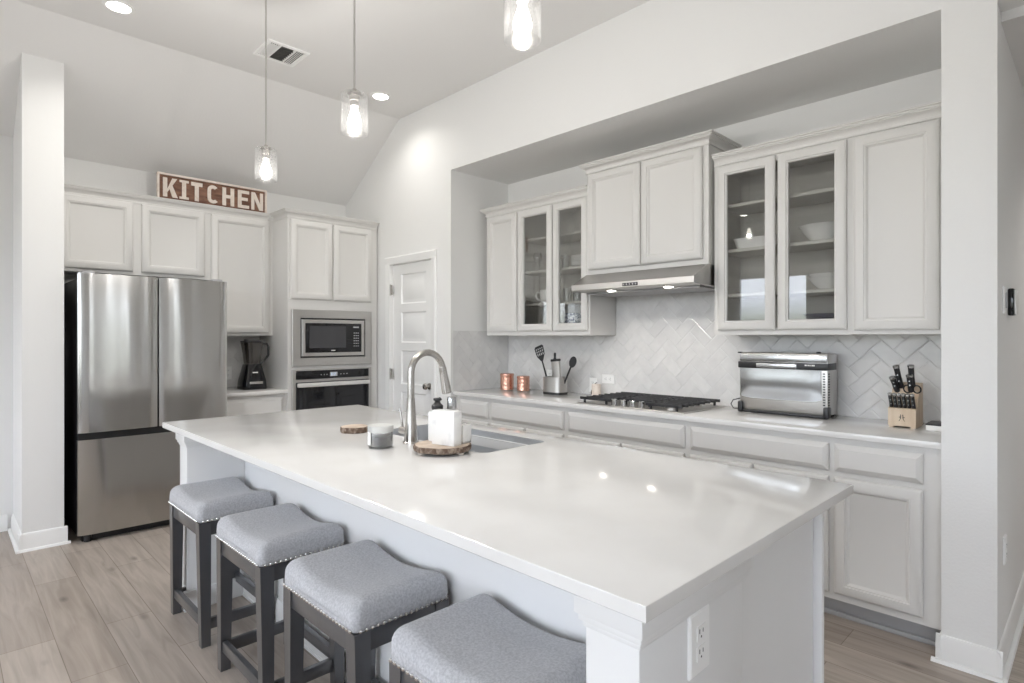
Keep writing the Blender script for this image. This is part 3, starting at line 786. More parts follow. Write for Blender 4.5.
# ------------------------------------------------------------------ bar stools
def make_stool(label):
    t = thing('bar_stool', label, 'stool', (0, 0, 0), 'saddle-seat bar stools along the island')
    W, D = .465, .335
    # cushion
    zb = .545
    def htop(x): return .606 + .038 * min(1.0, abs(x) / (W / 2)) ** 1.8
    def outline(ins, r):
        return rrect(-W / 2 + ins, W / 2 - ins, -D / 2 + ins, D / 2 - ins, max(.004, r - ins), 6)
    N1 = 8
    rows = []
    base_o = rrect(-W / 2, W / 2, -D / 2, D / 2, .028, 6)
    # densify outline on the straights
    def dens(pts):
        out = []
        for i, p in enumerate(pts):
            q = pts[(i + 1) % len(pts)]; L = math.hypot(q[0] - p[0], q[1] - p[1]); m = max(1, int(L / .03))
            for k in range(m): out.append((p[0] + (q[0] - p[0]) * k / m, p[1] + (q[1] - p[1]) * k / m))
        return out
    bo = dens(base_o)
    def inset_pt(p, ins):
        fx = max(0, 1 - ins / (W / 2)); fy = max(0, 1 - ins / (D / 2))
        return (p[0] * fx, p[1] * fy)
    c = MB(); n = len(bo); lev = []
    lev.append([(p[0] * .97, p[1] * .97, zb) for p in bo])
    lev.append([(p[0], p[1], zb + .006) for p in bo])
    lev.append([(p[0] * 1.004, p[1] * 1.006, zb + .025) for p in bo])
    R = .050
    for i in range(0, N1 + 1):
        a = PI / 2 * i / N1
        ins = R * (1 - math.cos(a))
        ring = []
        for p in bo:
            q = inset_pt(p, ins); h = htop(q[0]); ring.append((q[0], q[1], h - R + R * math.sin(a) - (.0 if i else .002)))
        lev.append(ring)
    for ins in (.06, .08, .10, .12, .14, .155):
        ring = []
        for p in bo:
            q = inset_pt(p, ins); ring.append((q[0], q[1], htop(q[0]) + .004 * min(1, (ins - .048) / .08)))
        lev.append(ring)
    for rg in lev: c.v += rg
    for i in range(len(lev) - 1):
        for j in range(n): c.f.append((i * n + j, i * n + (j + 1) % n, (i + 1) * n + (j + 1) % n, (i + 1) * n + j)); c.mi.append(0)
    c.f.append(tuple(range(n))); c.mi.append(0)
    # close the middle strip by pairing points across y
    k = (len(lev) - 1) * n
    c.f.append(tuple(k + j for j in range(n))); c.mi.append(0)
    seat = part('seat_cushion', c, 'fabric', t, 'grey woven saddle-shaped cushion', sharp=70)
    nh = MB()
    def dots(x0, y0, x1, y1, m, nx, ny):
        for i in range(m):
            x = x0 + (x1 - x0) * (i + .5) / m; y = y0 + (y1 - y0) * (i + .5) / m
            nh.sphere((x + nx * .001, y + ny * .001, zb + .008), .0056, 6, 0, (1, 1, 1))
    dots(-W / 2 + .01, -D / 2, W / 2 - .01, -D / 2, 24, 0, -1); dots(-W / 2 + .01, D / 2, W / 2 - .01, D / 2, 24, 0, 1)
    dots(W / 2, -D / 2 + .01, W / 2, D / 2 - .01, 17, 1, 0); dots(-W / 2, -D / 2 + .01, -W / 2, D / 2 - .01, 17, -1, 0)
    part('nailhead_trim', nh, 'pewter', seat, 'row of small pewter nailheads')
    # legs: square, tapered inside
    top, bot = .050, .038
    for sx in (-1, 1):
        for sy in (-1, 1):
            X1, Y1 = sx * (W / 2 - .004), sy * (D / 2 - .004)
            Xb, Yb = sx * (W / 2 + .004), sy * (D / 2 - .012)
            v = [(Xb, Yb, 0), (Xb - sx * bot, Yb, 0), (Xb - sx * bot, Yb - sy * bot, 0), (Xb, Yb - sy * bot, 0),
                 (X1, Y1, .544), (X1 - sx * top, Y1, .544), (X1 - sx * top, Y1 - sy * top, .544), (X1, Y1 - sy * top, .544)]
            part('leg', MB().add(v, [(0, 1, 2, 3), (4, 5, 6, 7), (0, 1, 5, 4), (1, 2, 6, 5), (2, 3, 7, 6), (3, 0, 4, 7)]), 'leg', t)
    xi, yi = W / 2 - .05, D / 2 - .05
    for sy in (-1, 1):
        part('apron', MB().box(-xi, xi, sy * (D / 2 - .008), sy * (D / 2 - .03), .484, .544, .002), 'leg', t)
    for sx in (-1, 1):
        part('apron', MB().box(sx * (W / 2 - .008), sx * (W / 2 - .03), -yi, yi, .484, .544, .002), 'leg', t)
    for sy in (-1, 1):
        part('stretcher', MB().box(-xi - .006, xi + .006, sy * (D / 2 - .014), sy * (D / 2 - .036), .085, .128, .002), 'leg', t)
    for sx in (-1, 1):
        part('stretcher', MB().box(sx * (W / 2 - .008), sx * (W / 2 - .030), -yi + .002, yi - .002, .068, .115, .002), 'leg', t)
    return t
STOOLS = [(-2.995, .970, 'grey saddle-seat bar stool nearest the refrigerator'),
          (-2.312, .969, 'grey saddle-seat bar stool second from the refrigerator'),
          (-1.660, .970, 'grey saddle-seat bar stool third from the refrigerator'),
          (-1.035, .972, 'grey saddle-seat bar stool beside the outlet post, cut off by the frame')]
st0 = make_stool(STOOLS[0][2])
for i, (x, y, lab) in enumerate(STOOLS):
    if i == 0: st0.location = (x, y, 0)
    else: copy_thing(st0, (x, y, 0), lab)

# ------------------------------------------------------------------ refrigerator
FX, FY0, FY1 = -4.69, .644, 1.568
t = thing('refrigerator', 'stainless french-door refrigerator with bottom freezer drawer', 'refrigerator', (-5.05, 1.1, 0))
part('body', MB().box(XB + .02, FX - .075, FY0 + .008, FY1 - .008, .03, 1.755, .006), 'fridge_side', t, 'black cabinet body')
def steel_front(y0, y1, z0, z1, bulge=.010):
    s = MB(); nn = 14; v = []
    for k in range(2):
        for i in range(nn + 1):
            y = y0 + (y1 - y0) * i / nn; a = (i / nn - .5) * 2
            e = .012 * max(0, (abs(a) - .93) / .07) ** 2
            x = FX - .004 + bulge * (1 - a * a) - e
            v.append((x, y, z0 if k == 0 else z1))
    for k in range(2):
        for i in range(nn + 1):
            v.append((FX - .055, y0 + (y1 - y0) * i / nn, z0 if k == 0 else z1))
    m = nn + 1; f = []
    for i in range(nn):
        f.append((i, i + 1, m + i + 1, m + i)); f.append((2 * m + i, 3 * m + i, 3 * m + i + 1, 2 * m + i + 1))
        f.append((i, 2 * m + i, 2 * m + i + 1, i + 1)); f.append((m + i, m + i + 1, 3 * m + i + 1, 3 * m + i))
    f += [(0, m, 3 * m, 2 * m), (nn, 2 * m + nn, 3 * m + nn, m + nn)]
    return s.add(v, f)
for y0, y1 in ((FY0, 1.102), (1.112, FY1)):
    part('door', steel_front(y0, y1, .728, 1.783, .006), 'steel', t, 'flat stainless upper door')
part('freezer_drawer', steel_front(FY0, FY1, .055, .682, .006), 'steel', t, 'stainless freezer drawer front')
part('gasket', MB().box(FX - .076, FX - .053, FY0 + .006, FY1 - .006, .06, 1.775), 'fridge_side', t)
part('kick_grille', MB().box(FX - .12, FX - .07, FY0 + .03, FY1 - .03, .0, .05), 'fridge_side', t)
for y in (FY0 + .06, FY1 - .06):
    part('foot', MB().cyl((FX - .06, y, 0), (FX - .06, y, .055), .022), 'black', t)
    part('hinge_cover', MB().box(FX - .16, FX - .03, y - .035, y + .035, 1.757, 1.80, .006), 'kick', t)

# ------------------------------------------------------------------ built-in microwave and oven
MX = TF + .002
t = thing('microwave', 'built-in stainless microwave above the wall oven', 'microwave', (-5.1, 2.53, 1.112))
part('body', MB().box(XB + .05, MX - .006, 2.20, 2.86, 1.118, 1.58), 'kick', t)
m0, m1 = (2.150, 1.108), (2.918, 1.600)
part('trim_kit', MB().rings((MX, m0[0], m0[1]), (0, 1, 0), (0, 0, 1), (1, 0, 0), m1[0] - m0[0], m1[1] - m0[1],
     [(0, 0), (0, .018), (.003, .021), (.070, .021), (.073, .010), (.073, .0)], hole=True), 'steel_h', t, 'wide brushed stainless trim frame')
part('dark_gap', MB().box(MX, MX + .006, 2.215, 2.853, 1.178, 1.53), 'black', t)
part('door_frame', MB().rings((MX + .006, 2.232, 1.193), (0, 1, 0), (0, 0, 1), (1, 0, 0), .606, .322, [(0, 0), (0, .016), (.003, .019), (.030, .019), (.032, .012), (.032, 0)], hole=True), 'steel_h', t)
part('door_glass', MB().box(MX + .007, MX + .020, 2.262, 2.808, 1.223, 1.485, .002), 'gblack', t)
part('window', MB().box(MX + .020, MX + .0215, 2.300, 2.650, 1.265, 1.460), 'screen', t)
b = MB()
for r_ in range(6):
    for c_ in range(3):
        b.box(MX + .020, MX + .0212, 2.728 + c_ * .020, 2.740 + c_ * .020, 1.275 + r_ * .024, 1.283 + r_ * .024)
b.box(MX + .020, MX + .0212, 2.725, 2.782, 1.445, 1.458)
part('keypad', b, 'kick', t, 'touch keypad with small grey keys')
part('badge', MB().box(MX + .020, MX + .0212, 2.505, 2.545, 1.238, 1.246), 'paper', t)

t = thing('oven', 'built-in wall oven with black glass below the microwave', 'oven', (-5.1, 2.53, .385))
part('body', MB().box(XB + .05, MX - .006, 2.20, 2.86, .40, 1.065), 'kick', t)
part('surround', MB().rings((MX, 2.150, .388), (0, 1, 0), (0, 0, 1), (1, 0, 0), .766, .692, [(0, 0), (0, .016), (.002, .018), (.030, .018), (.030, 0)], hole=True), 'steel_h', t)
cp = part('control_panel', MB().box(MX, MX + .020, 2.182, 2.886, .995, 1.068, .003), 'gblack', t)
part('clock', MB().box(MX + .020, MX + .0212, 2.495, 2.565, 1.010, 1.048), 'kick', cp)
dg = MB()
def seg(u, z, w, h): dg.box(MX + .0212, MX + .0222, u, u + w, z, z + h)
for u, on in ((2.506, 'abcdefg'), (2.521, 'bc'), (2.538, 'abged')):
    S = {'a': (0, .022, .009, .002), 'g': (0, .011, .009, .002), 'd': (0, 0, .009, .002), 'f': (0, .012, .002, .011), 'e': (0, 0, .002, .012), 'b': (.008, .012, .002, .011), 'c': (.008, 0, .002, .012)}
    for ch in on: seg(u + S[ch][0], 1.018 + S[ch][1], S[ch][2], S[ch][3])
part('clock_digits', dg, 'led', cp)
b = MB()
for u in (2.44, 2.465, 2.60, 2.63, 2.41, 2.66):
    b.lathe([(.005, 0), (.005, .0012)], (MX + .0195, u, 1.028), 10, 0, 'x')
part('touch_keys', b, 'kick', cp)
part('door_glass', MB().box(MX, MX + .022, 2.182, 2.886, .42, .965, .003), 'gblack', t)
h = MB().box(MX + .022, MX + .055, 2.186, 2.882, .925, .962, .008)
part('handle', h, 'handle', t, 'full-width flat stainless handle')
part('vent_strip', MB().box(MX, MX + .014, 2.182, 2.886, .970, .990), 'steel_h', t)

# ------------------------------------------------------------------ range hood
t = thing('range_hood', 'stainless under-cabinet range hood above the cooktop', 'hood', (-2.12, 3.4, 1.67))
HX0, HX1 = -2.575, -1.66
# rebuilt body: slanted top, short front lip, open lower edge
prof = [(YN - .012, 1.80), (3.275, 1.80), (3.265, 1.795), (3.13, 1.724), (3.118, 1.722), (3.112, 1.716), (3.112, 1.680), (3.118, 1.676), (YN - .012, 1.664)]
part('shell', MB().prism(prof, 'x', HX0, HX1), 'steel_h', t)
part('filter_panel', MB().box(HX0 + .03, HX1 - .03, 3.24, 3.60, 1.660, 1.671), 'kick', t)
bp_ = part('button_panel', MB().box(-2.155, -2.040, 3.108, 3.113, 1.686, 1.706, .002), 'black', t)
for i in range(5):
    part('button', MB().lathe([(.0055, 0), (.0055, -.003)], (-2.143 + i * .0225, 3.108, 1.696), 10, 0, 'y'), 'kick', bp_)
for x in (-2.285, -1.863):
    lp = part('lamp', MB().lathe([(.034, 0), (.034, -.006), (.028, -.007)], (x, 3.175, 1.674), 18), 'steel_h', t)
    part('lamp_lens', MB().lathe([(.027, 0), (.026, -.003)], (x, 3.175, 1.667), 18), 'hoodlamp', lp, 'lit round lamp lens')
    l = bpy.data.lights.new('hood_lamp_light', 'SPOT'); l.energy = 3.2; l.spot_size = 2.3; l.spot_blend = .8; l.color = (1, .94, .86); l.shadow_soft_size = .03
    o = bpy.data.objects.new('hood_lamp_light', l); COL.objects.link(o); o.parent = t
    o.location = (x + 2.12, 3.22 - 3.4, 1.655 - 1.67); o.rotation_euler = (.15, 0, 0)

# ------------------------------------------------------------------ gas cooktop
t = thing('gas_cooktop', 'black and steel gas cooktop set in the counter', 'cooktop', (-2.09, 3.32, .914))
GX0, GX1, GY0, GY1 = -2.485, -1.695, 3.055, 3.575
part('steel_tray', MB().rings((GX0, GY0, .914), (1, 0, 0), (0, 1, 0), (0, 0, 1), GX1 - GX0, GY1 - GY0, [(0, 0), (0, .006), (.006, .010), (.02, .010), (.03, .006)]), 'steel_h', t)
BUR = [(GX0 + .15, GY0 + .14, .036), (GX0 + .15, GY1 - .12, .045), (-2.09, GY1 - .17, .055), (GX1 - .15, GY0 + .14, .045), (GX1 - .15, GY1 - .12, .036)]
for x, y, r_ in BUR:
    bu = part('burner', MB().lathe([(r_ + .012, .920), (r_ + .012, .926), (r_, .928), (r_, .936)], (x, y, 0), 20), 'steel_h', t)
    part('burner_cap', MB().lathe([(r_ * .95, .936), (r_ * .95, .942), (r_ * .8, .944)], (x, y, 0), 20), 'iron', bu)
def grate(x0, x1, y0, y1):
    g = MB(); z0, z1 = .950, .962
    for y in (y0, y1 - .012): g.box(x0, x1, y, y + .012, z0 - .006, z1, .002)
    for x in (x0 + .03, x1 - .042): g.box(x, x + .012, y0, y1, z0 - .006, z1 - .002, .002)
    n = 7
    for i in range(1, n):
        y = y0 + (y1 - y0 - .010) * i / n
        g.box(x0, x1, y, y + .012, z0 - .004, z1, .002)
    for x in (x0 + .03, x1 - .042):
        for y in (y0, y1 - .012): g.box(x, x + .012, y, y + .012, .920, z0)
    return g
th = (GX1 - GX0 - .03) / 3
for i in range(3):
    a = GX0 + .015 + i * th
    part('grate', grate(a, a + th - .006, GY0 + (.13 if i == 1 else .02), GY1 - .015), 'iron', t, 'black cast iron grate')
for i in range(4):
    x = -2.21 + i * .068
    kb = part('knob', MB().lathe([(.024, .920), (.024, .924), (.020, .926), (.019, .958), (.016, .961)], (x, GY0 + .045, 0), 18), 'chrome', t)
    part('pointer', MB().box(x - .002, x + .002, GY0 + .029, GY0 + .045, .960, .963), 'black', kb)

# ------------------------------------------------------------------ lamps and vent on the ceiling
def make_pendant(label, x, y, zbot):
    t = thing('pendant_light', label, 'pendant light', (x, y, zbot), 'seeded-glass pendants over the island')
    R, H = .059, .175
    part('glass_shade', MB().lathe([(R, 0), (R, H - .004), (R - .006, H), (.018, H), (.018, H - .003), (R - .006, H - .004), (R - .0035, H - .008), (R - .0035, 0), (R, 0)], (x, y, zbot), 32, cap=False), 'seeded', t, 'clear seeded glass cylinder')
    part('socket', MB().lathe([(.020, H + .004), (.022, H - .002), (.022, H - .03), (.019, H - .034), (.019, H - .055), (.012, H - .056)], (x, y, zbot), 20), 'nickel', t)
    part('cap', MB().lathe([(.030, H), (.030, H + .006), (.010, H + .012), (.009, H + .022), (.004, H + .024)], (x, y, zbot), 20), 'nickel', t)
    part('bulb', MB().lathe([(.010, H - .055), (.013, H - .068), (.024, H - .100), (.030, H - .122), (.028, H - .138), (.018, H - .150), (.004, H - .155)], (x, y, zbot), 20), 'bulb', t, 'glowing teardrop bulb', sharp=80)
    part('stem', MB().cyl((x, y, zbot + H + .02), (x, y, ZC - .02), .0045, n=8), 'steel_h', t)
    part('canopy', MB().lathe([(.06, ZC - zbot), (.06, ZC - zbot - .008), (.03, ZC - zbot - .022), (.006, ZC - zbot - .024)], (x, y, zbot), 24), 'nickel', t)
    l = bpy.data.lights.new('bulb_light', 'POINT'); l.energy = 15; l.color = (1, .97, .93); l.shadow_soft_size = .014
    o = bpy.data.objects.new('bulb_light', l); COL.objects.link(o); o.parent = t; o.location = (0, 0, H - .125)
make_pendant('small glass pendant light hanging in front of the sign', -3.28, 1.30, 2.236)
make_pendant('glass pendant light hanging beside the second ceiling downlight', -2.308, 1.30, 2.254)
make_pendant('glass pendant light cut off at the top of the picture', -1.274, 1.30, 2.288)
def can_light(label, x, y, z=ZC, energy=11):
    t = thing('ceiling_downlight', label, 'ceiling light', (x, y, z), 'recessed ceiling downlights')
    part('trim_ring', MB().lathe([(.085, 0), (.085, -.004), (.064, -.009), (.060, -.003), (.060, 0)], (x, y, z), 28), 'trim', t)
    part('lens', MB().lathe([(.060, 0), (.059, -.005)], (x, y, z), 28), 'can', t, 'glowing round lens')
    l = bpy.data.lights.new('downlight_beam', 'AREA'); l.shape = 'DISK'; l.size = .11; l.energy = energy; l.spread = math.radians(135); l.color = (1, .97, .92)
    o = bpy.data.objects.new('downlight_beam', l); COL.objects.link(o); o.parent = t; o.location = (0, 0, -.012)
can_light('recessed ceiling downlight above the wing wall', -4.16, .77, energy=5.5)
can_light('recessed ceiling downlight near the range wall', -4.19, 2.60, energy=2.6)
can_light('recessed ceiling downlight near the window wall', -4.12, -2.70)
can_light('unseen added downlight above the open floor beside the island', -1.9, -.75, energy=4)  # unseen lamp added to brighten worktops and floor from above
can_light('unseen added downlight brightening the hall', .55, 4.6, 2.66, 6)  # unseen lamp added to lighten the hall side of the pier

t = thing('ceiling_vent', 'white supply air register in the ceiling', 'vent', (-4.04, 1.71, ZC))
VX0, VX1, VY0, VY1 = -4.185, -3.905, 1.565, 1.855
VW = VX1 - VX0
zt = ZC - .010
fr_ = MB().rings((VX0, VY0, ZC), (0, 1, 0), (1, 0, 0), (0, 0, -1), VY1 - VY0, VX1 - VX0, [(0, 0), (0, .006), (.004, .010), (.024, .010), (.026, .006), (.026, 0)], hole=True)
part('frame', fr_, 'plastic', t)
part('duct_opening', MB().box(VX0 + .02, VX1 - .02, VY0 + .015, VY1 - .015, ZC - .003, ZC - .001), 'grille_dark', t)
yy = [VY0 + .022, VY0 + .095, VY1 - .095, VY1 - .022]
fr_ = MB()
for y in yy[1:3]: fr_.box(VX0 + .026, VX1 - .026, y - .006, y + .006, zt + .001, ZC)
part('divider', fr_, 'plastic', t)
for k_, (a, b_) in enumerate(zip(yy, yy[1:])):
    g = MB(); n = 7 if k_ == 1 else 5
    for i in range(n):
        if k_ == 1:
            x = VX0 + .04 + (VX1 - VX0 - .08) * (i + .5) / n
            k0 = len(g.v); g.box(x - .010, x + .010, a + .006, b_ - .006, ZC - .008, ZC - .006); g.turn(k0, 1.2, (x, 0, ZC - .007), 'Y')
        else:
            y = a + .004 + (b_ - a - .008) * (i + .5) / n
            k0 = len(g.v); g.box(VX0 + .035, VX1 - .035, y - .006, y + .006, ZC - .008, ZC - .0065); g.turn(k0, .5 if k_ == 2 else -1.0, (0, y, ZC - .007), 'X')
    part('louvre_bank', g, 'grille_dark' if k_ == 1 else 'plastic', t)

# ------------------------------------------------------------------ KITCHEN sign
SY0_, SY1_, SZ0, SZ1, SXF = 1.222, 2.078, 2.402, 2.666, -5.237
t = thing('kitchen_sign', 'wooden sign reading KITCHEN standing on the cabinet top', 'sign', (SXF, 1.63, SZ0))
part('board', MB().box(SXF - .012, SXF, SY0_ + .01, SY1_ - .01, SZ0 + .01, SZ1 - .01), 'signwood', t)
part('frame', MB().rings((SXF - .014, SY0_, SZ0), (0, 1, 0), (0, 0, 1), (1, 0, 0), SY1_ - SY0_, SZ1 - SZ0, [(0, 0), (0, .03), (.015, .03), (.015, 0)], hole=True), 'cream', t, 'thin cream frame')
LT, LB = 2.632, 2.480
def su(s): # picture fraction along the sign -> y, allowing for perspective
    u = s * 4.53 / (5.13 - .6 * s); return SY0_ + u * (SY1_ - SY0_)
def letter(strokes):
    m = MB()
    for k_, pts in enumerate(strokes):
        m.prism(pts, 'x', SXF, SXF + .008 + k_ * .0003)
    part('letter', m, 'cream', t, 'cream painted letter')
def R_(y0, y1, z0, z1): return [(y0, z0), (y1, z0), (y1, z1), (y0, z1)]
LH = LT - LB; sw = .030
a, b_ = su(.055), su(.185)
letter([R_(a, a + sw, LB, LT), [(a + sw, LB + LH * .42), (b_ - .036, LT), (b_, LT), (a + sw, LB + LH * .24)], [(a + sw + .012, LB + LH * .52), (a + sw + .034, LB + LH * .66), (b_ + .004, LB), (b_ - .034, LB)]])
a, b_ = su(.205), su(.29); mid = (a + b_) / 2
letter([R_(mid - sw / 2, mid + sw / 2, LB, LT), R_(a, b_, LB, LB + .018), R_(a, b_, LT - .018, LT)])
a, b_ = su(.312), su(.415); mid = (a + b_) / 2
letter([R_(mid - sw / 2, mid + sw / 2, LB, LT), R_(a, b_, LT - .030, LT)])
a, b_ = su(.46), su(.562); mid, hw = (a + b_) / 2, (b_ - a) / 2
outer, inner = [], []
for i in range(0, 25):
    th_ = math.radians(38 + 284 * i / 24)
    cz = LB + LH / 2; st_ = LH / 2 - hw
    def ring_pt(rx, rz, s_):
        c_, s2 = math.cos(th_), math.sin(th_)
        return (mid + rx * c_, cz + (s_ if s2 > 0 else -s_) * min(1, abs(s2) * 3) + rz * s2)
    outer.append(ring_pt(hw, hw, st_)); inner.append(ring_pt(hw - .027, hw - .027, st_))
letter([[outer[i], outer[i + 1], inner[i + 1], inner[i]] for i in range(24)])
a, b_ = su(.597), su(.705)
letter([R_(a, a + sw, LB, LT), R_(b_ - sw, b_, LB, LT), R_(a + sw, b_ - sw, LB + LH * .42, LB + LH * .60)])
a, b_ = su(.739), su(.841)
letter([R_(a, a + sw, LB, LT), R_(a + sw, b_, LB, LB + .026), R_(a + sw, b_, LT - .026, LT), R_(a + sw, b_ - .012, LB + LH * .43, LB + LH * .60)])
a, b_ = su(.861), su(.968)
letter([R_(a, a + .026, LB, LT), R_(b_ - .026, b_, LB, LT), [(a + .0, LT), (a + .032, LT), (b_, LB), (b_ - .032, LB)]])

# ------------------------------------------------------------------ things on the island
ZT = .914
t = thing('faucet', 'tall brushed nickel pull-down faucet behind the sink edge', 'faucet', (-2.045, 1.416, ZT))
fx, fy = -2.045, 1.416
part('base', MB().lathe([(.034, 0), (.034, .005), (.030, .008), (.026, .05), (.020, .12), (.0165, .18), (.0165, .19)], (fx, fy, ZT), 24), 'nickel', t)
pth = [(fx, fy, ZT + .185), (fx, fy, 1.21)]
for i in range(1, 13):
    a = PI * i / 12 * .93
    pth.append((fx, fy + .084 - .084 * math.cos(a), 1.21 + .084 * math.sin(a)))
part('spout', MB().tube(pth, .0145, 16), 'nickel', t, sharp=60)
e0 = Vector(pth[-1]); dirv = Vector((0, .22, -1)).normalized()
part('spray_head', MB().tube([e0 - dirv * .005, e0 + dirv * .005, e0 + dirv * .03, e0 + dirv * .10, e0 + dirv * .118], [.0145, .0165, .017, .0215, .0215], 18), 'nickel', t)
part('handle', MB().cyl((fx - .018, fy, .962), (fx - .072, fy, .962), .0165, n=18).tube([(fx - .062, fy, .97), (fx - .075, fy - .004, 1.055)], [.006, .0045], 10), 'nickel', t)

def wood_slice(name, label, c, r, h, feet=False):
    t = thing(name, label, 'wood slice', (c[0], c[1], ZT))
    z0 = ZT + (.010 if feet else 0)
    rnd = random.Random(int(r * 1e4)); n = 40
    offs = [1 + .03 * math.sin(3 * 2 * PI * i / n + 1) + .022 * math.sin(7 * 2 * PI * i / n) + rnd.uniform(-.012, .012) for i in range(n)]
    b = MB()
    for k_, (rr, z) in enumerate(((.955, z0), (1, z0 + .004), (1.01, z0 + h * .5), (.99, z0 + h - .002), (.955, z0 + h))):
        for i in range(n):
            a = 2 * PI * i / n; b.v.append((c[0] + r * rr * offs[i] * math.cos(a), c[1] + r * rr * offs[i] * math.sin(a), z))
    for k_ in range(4):
        for i in range(n): b.f.append((k_ * n + i, k_ * n + (i + 1) % n, k_ * n + n + (i + 1) % n, k_ * n + n + i)); b.mi.append(0)
    b.f.append(tuple(range(n))); b.mi.append(0); b.f.append(tuple(4 * n + i for i in range(n))); b.mi.append(0)
    part('bark', b, 'bark', t, 'rough brown bark edge')
    f = MB()
    for rr, z in ((.945, z0 + h - .001), (.94, z0 + h + .0012)):
        for i in range(n):
            a = 2 * PI * i / n; f.v.append((c[0] + r * rr * offs[i] * math.cos(a), c[1] + r * rr * offs[i] * math.sin(a), z))
    for i in range(n): f.f.append((i, (i + 1) % n, n + (i + 1) % n, n + i)); f.mi.append(0)
    f.f.append(tuple(n + i for i in range(n))); f.mi.append(0)
    part('cut_face', f, 'slice', t, 'pale sawn wood face')
    if feet:
        for a in (.2, 2.3, 4.4):
            part('foot', MB().lathe([(.013, 0), (.015, .006), (.013, .011)], (c[0] + r * .78 * math.cos(a), c[1] + r * .78 * math.sin(a), ZT), 14), 'cream', t)
    return z0 + h
wood_slice('wood_slice_coaster', 'small bark-edged wood slice lying on the island', (-2.475, 1.395), .064, .026)
BC = (-1.800, 1.395)
ztray = wood_slice('wood_slice_tray', 'large bark-edged wood slice tray on little feet beside the sink', BC, .112, .022, True)
zt_ = ztray + .0013
# candle jar
t = thing('candle_jar', 'glass candle jar with white label beside the wood slice coaster', 'candle', (-2.055, 1.275, ZT))
jc = (-2.055, 1.275)
part('jar', MB().lathe([(.0485, .003), (.0505, .008), (.0505, .080), (.048, .080), (.048, .010), (.046, .007)], (jc[0], jc[1], ZT), 28, cap=False), 'clear', t, 'clear glass jar')
part('base', MB().lathe([(.0465, 0), (.0465, .006)], (jc[0], jc[1], ZT), 28), 'clear', t)
part('wax', MB().lathe([(.0465, .008), (.0465, .046), (.042, .047)], (jc[0], jc[1], ZT), 28), 'candle', t, 'dark candle wax')
lb = MB(); n = 14
for z in (.014, .070):
    for i in range(n + 1):
        a = -2.75 + 1.35 * i / n
        lb.v.append((jc[0] + .0512 * math.cos(a), jc[1] + .0512 * math.sin(a), ZT + z))
for i in range(n): lb.f.append((i, i + 1, n + 2 + i, n + 1 + i)); lb.mi.append(0)
part('label', lb, 'paper', t, 'white paper label')
lt_ = MB()
for k_, (a0, a1, z) in enumerate(((-2.5, -1.7, .056), (-2.4, -1.8, .048), (-2.55, -1.9, .028), (-2.5, -2.0, .022))):
    k0 = len(lt_.v)
    for zz in (z, z + .0035):
        for i in range(6):
            a = a0 + (a1 - a0) * i / 5; lt_.v.append((jc[0] + .0515 * math.cos(a), jc[1] + .0515 * math.sin(a), ZT + zz))
    for i in range(5): lt_.f.append((k0 + i, k0 + i + 1, k0 + 7 + i, k0 + 6 + i)); lt_.mi.append(0)
part('label_print', lt_, 'kick', t, 'small grey printed lines')
part('lid', MB().lathe([(.0510, .064), (.0515, .066), (.0515, .088), (.049, .090)], (jc[0], jc[1], ZT), 28), 'frost', t)
# marble block and dispensers on the tray
def tray_pt(lat, dep):      # lat along the view's right, dep away from the stools
    return (BC[0] + lat * .7016 - dep * .7126, BC[1] + lat * .7126 + dep * .7016)
x, y = tray_pt(.017, -.024)
mb_ = MB().box(x - .056, x + .056, y - .024, y + .024, zt_, zt_ + .132, .003)
mb_.turn(0, .21, (x, y, 0))
solo('marble_block', mb_, 'marble', 'white marble block standing at the front of the tray', 'ornament', (x, y, zt_))
x, y = tray_pt(-.028, .050)
t = thing('soap_dispenser', 'white dispenser with black pump behind the marble block', 'dispenser', (x, y, zt_))
bt = MB().box(x - .030, x + .030, y - .024, y + .024, zt_, zt_ + .118, .006); bt.turn(0, .21, (x, y, 0))
part('bottle', bt, 'marble', t)
part('pump', MB().lathe([(.016, .118), (.020, .122), (.023, .130), (.023, .142), (.014, .150), (.010, .158), (.016, .163), (.016, .170), (.006, .172)], (x, y, zt_), 18)
     .tube([(x, y, zt_ + .166), (x - .006, y + .016, zt_ + .168), (x - .009, y + .024, zt_ + .162)], .005, 8), 'black', t, 'black pump head')
x, y = tray_pt(.028, .054)
t = thing('steel_dispenser', 'slim bottle with polished steel cap behind the marble block', 'dispenser', (x, y, zt_))
bt = MB().box(x - .022, x + .022, y - .020, y + .020, zt_, zt_ + .125, .005); bt.turn(0, .21, (x, y, 0))
part('bottle', bt, 'marble', t)
part('cap', MB().lathe([(.016, .125), (.0175, .128), (.0175, .172), (.016, .175)], (x, y, zt_), 20), 'bright', t, 'polished steel cylinder cap')
x, y = tray_pt(.083, .012)
t = thing('sponge_holder', 'small white slotted holder at the edge of the tray', 'holder', (x, y, zt_))
hd = MB().box(x - .020, x - .012, y - .026, y + .026, zt_, zt_ + .072, .002).box(x + .006, x + .014, y - .026, y + .026, zt_, zt_ + .072, .002).box(x - .020, x + .014, y - .026, y + .026, zt_, zt_ + .010, .002); hd.turn(0, .21, (x, y, 0))
part('holder', hd, 'marble', t)
hd = MB().box(x - .011, x + .005, y - .020, y + .020, zt_ + .011, zt_ + .066, .003); hd.turn(0, .21, (x, y, 0))
part('sponge', hd, 'cream', t)

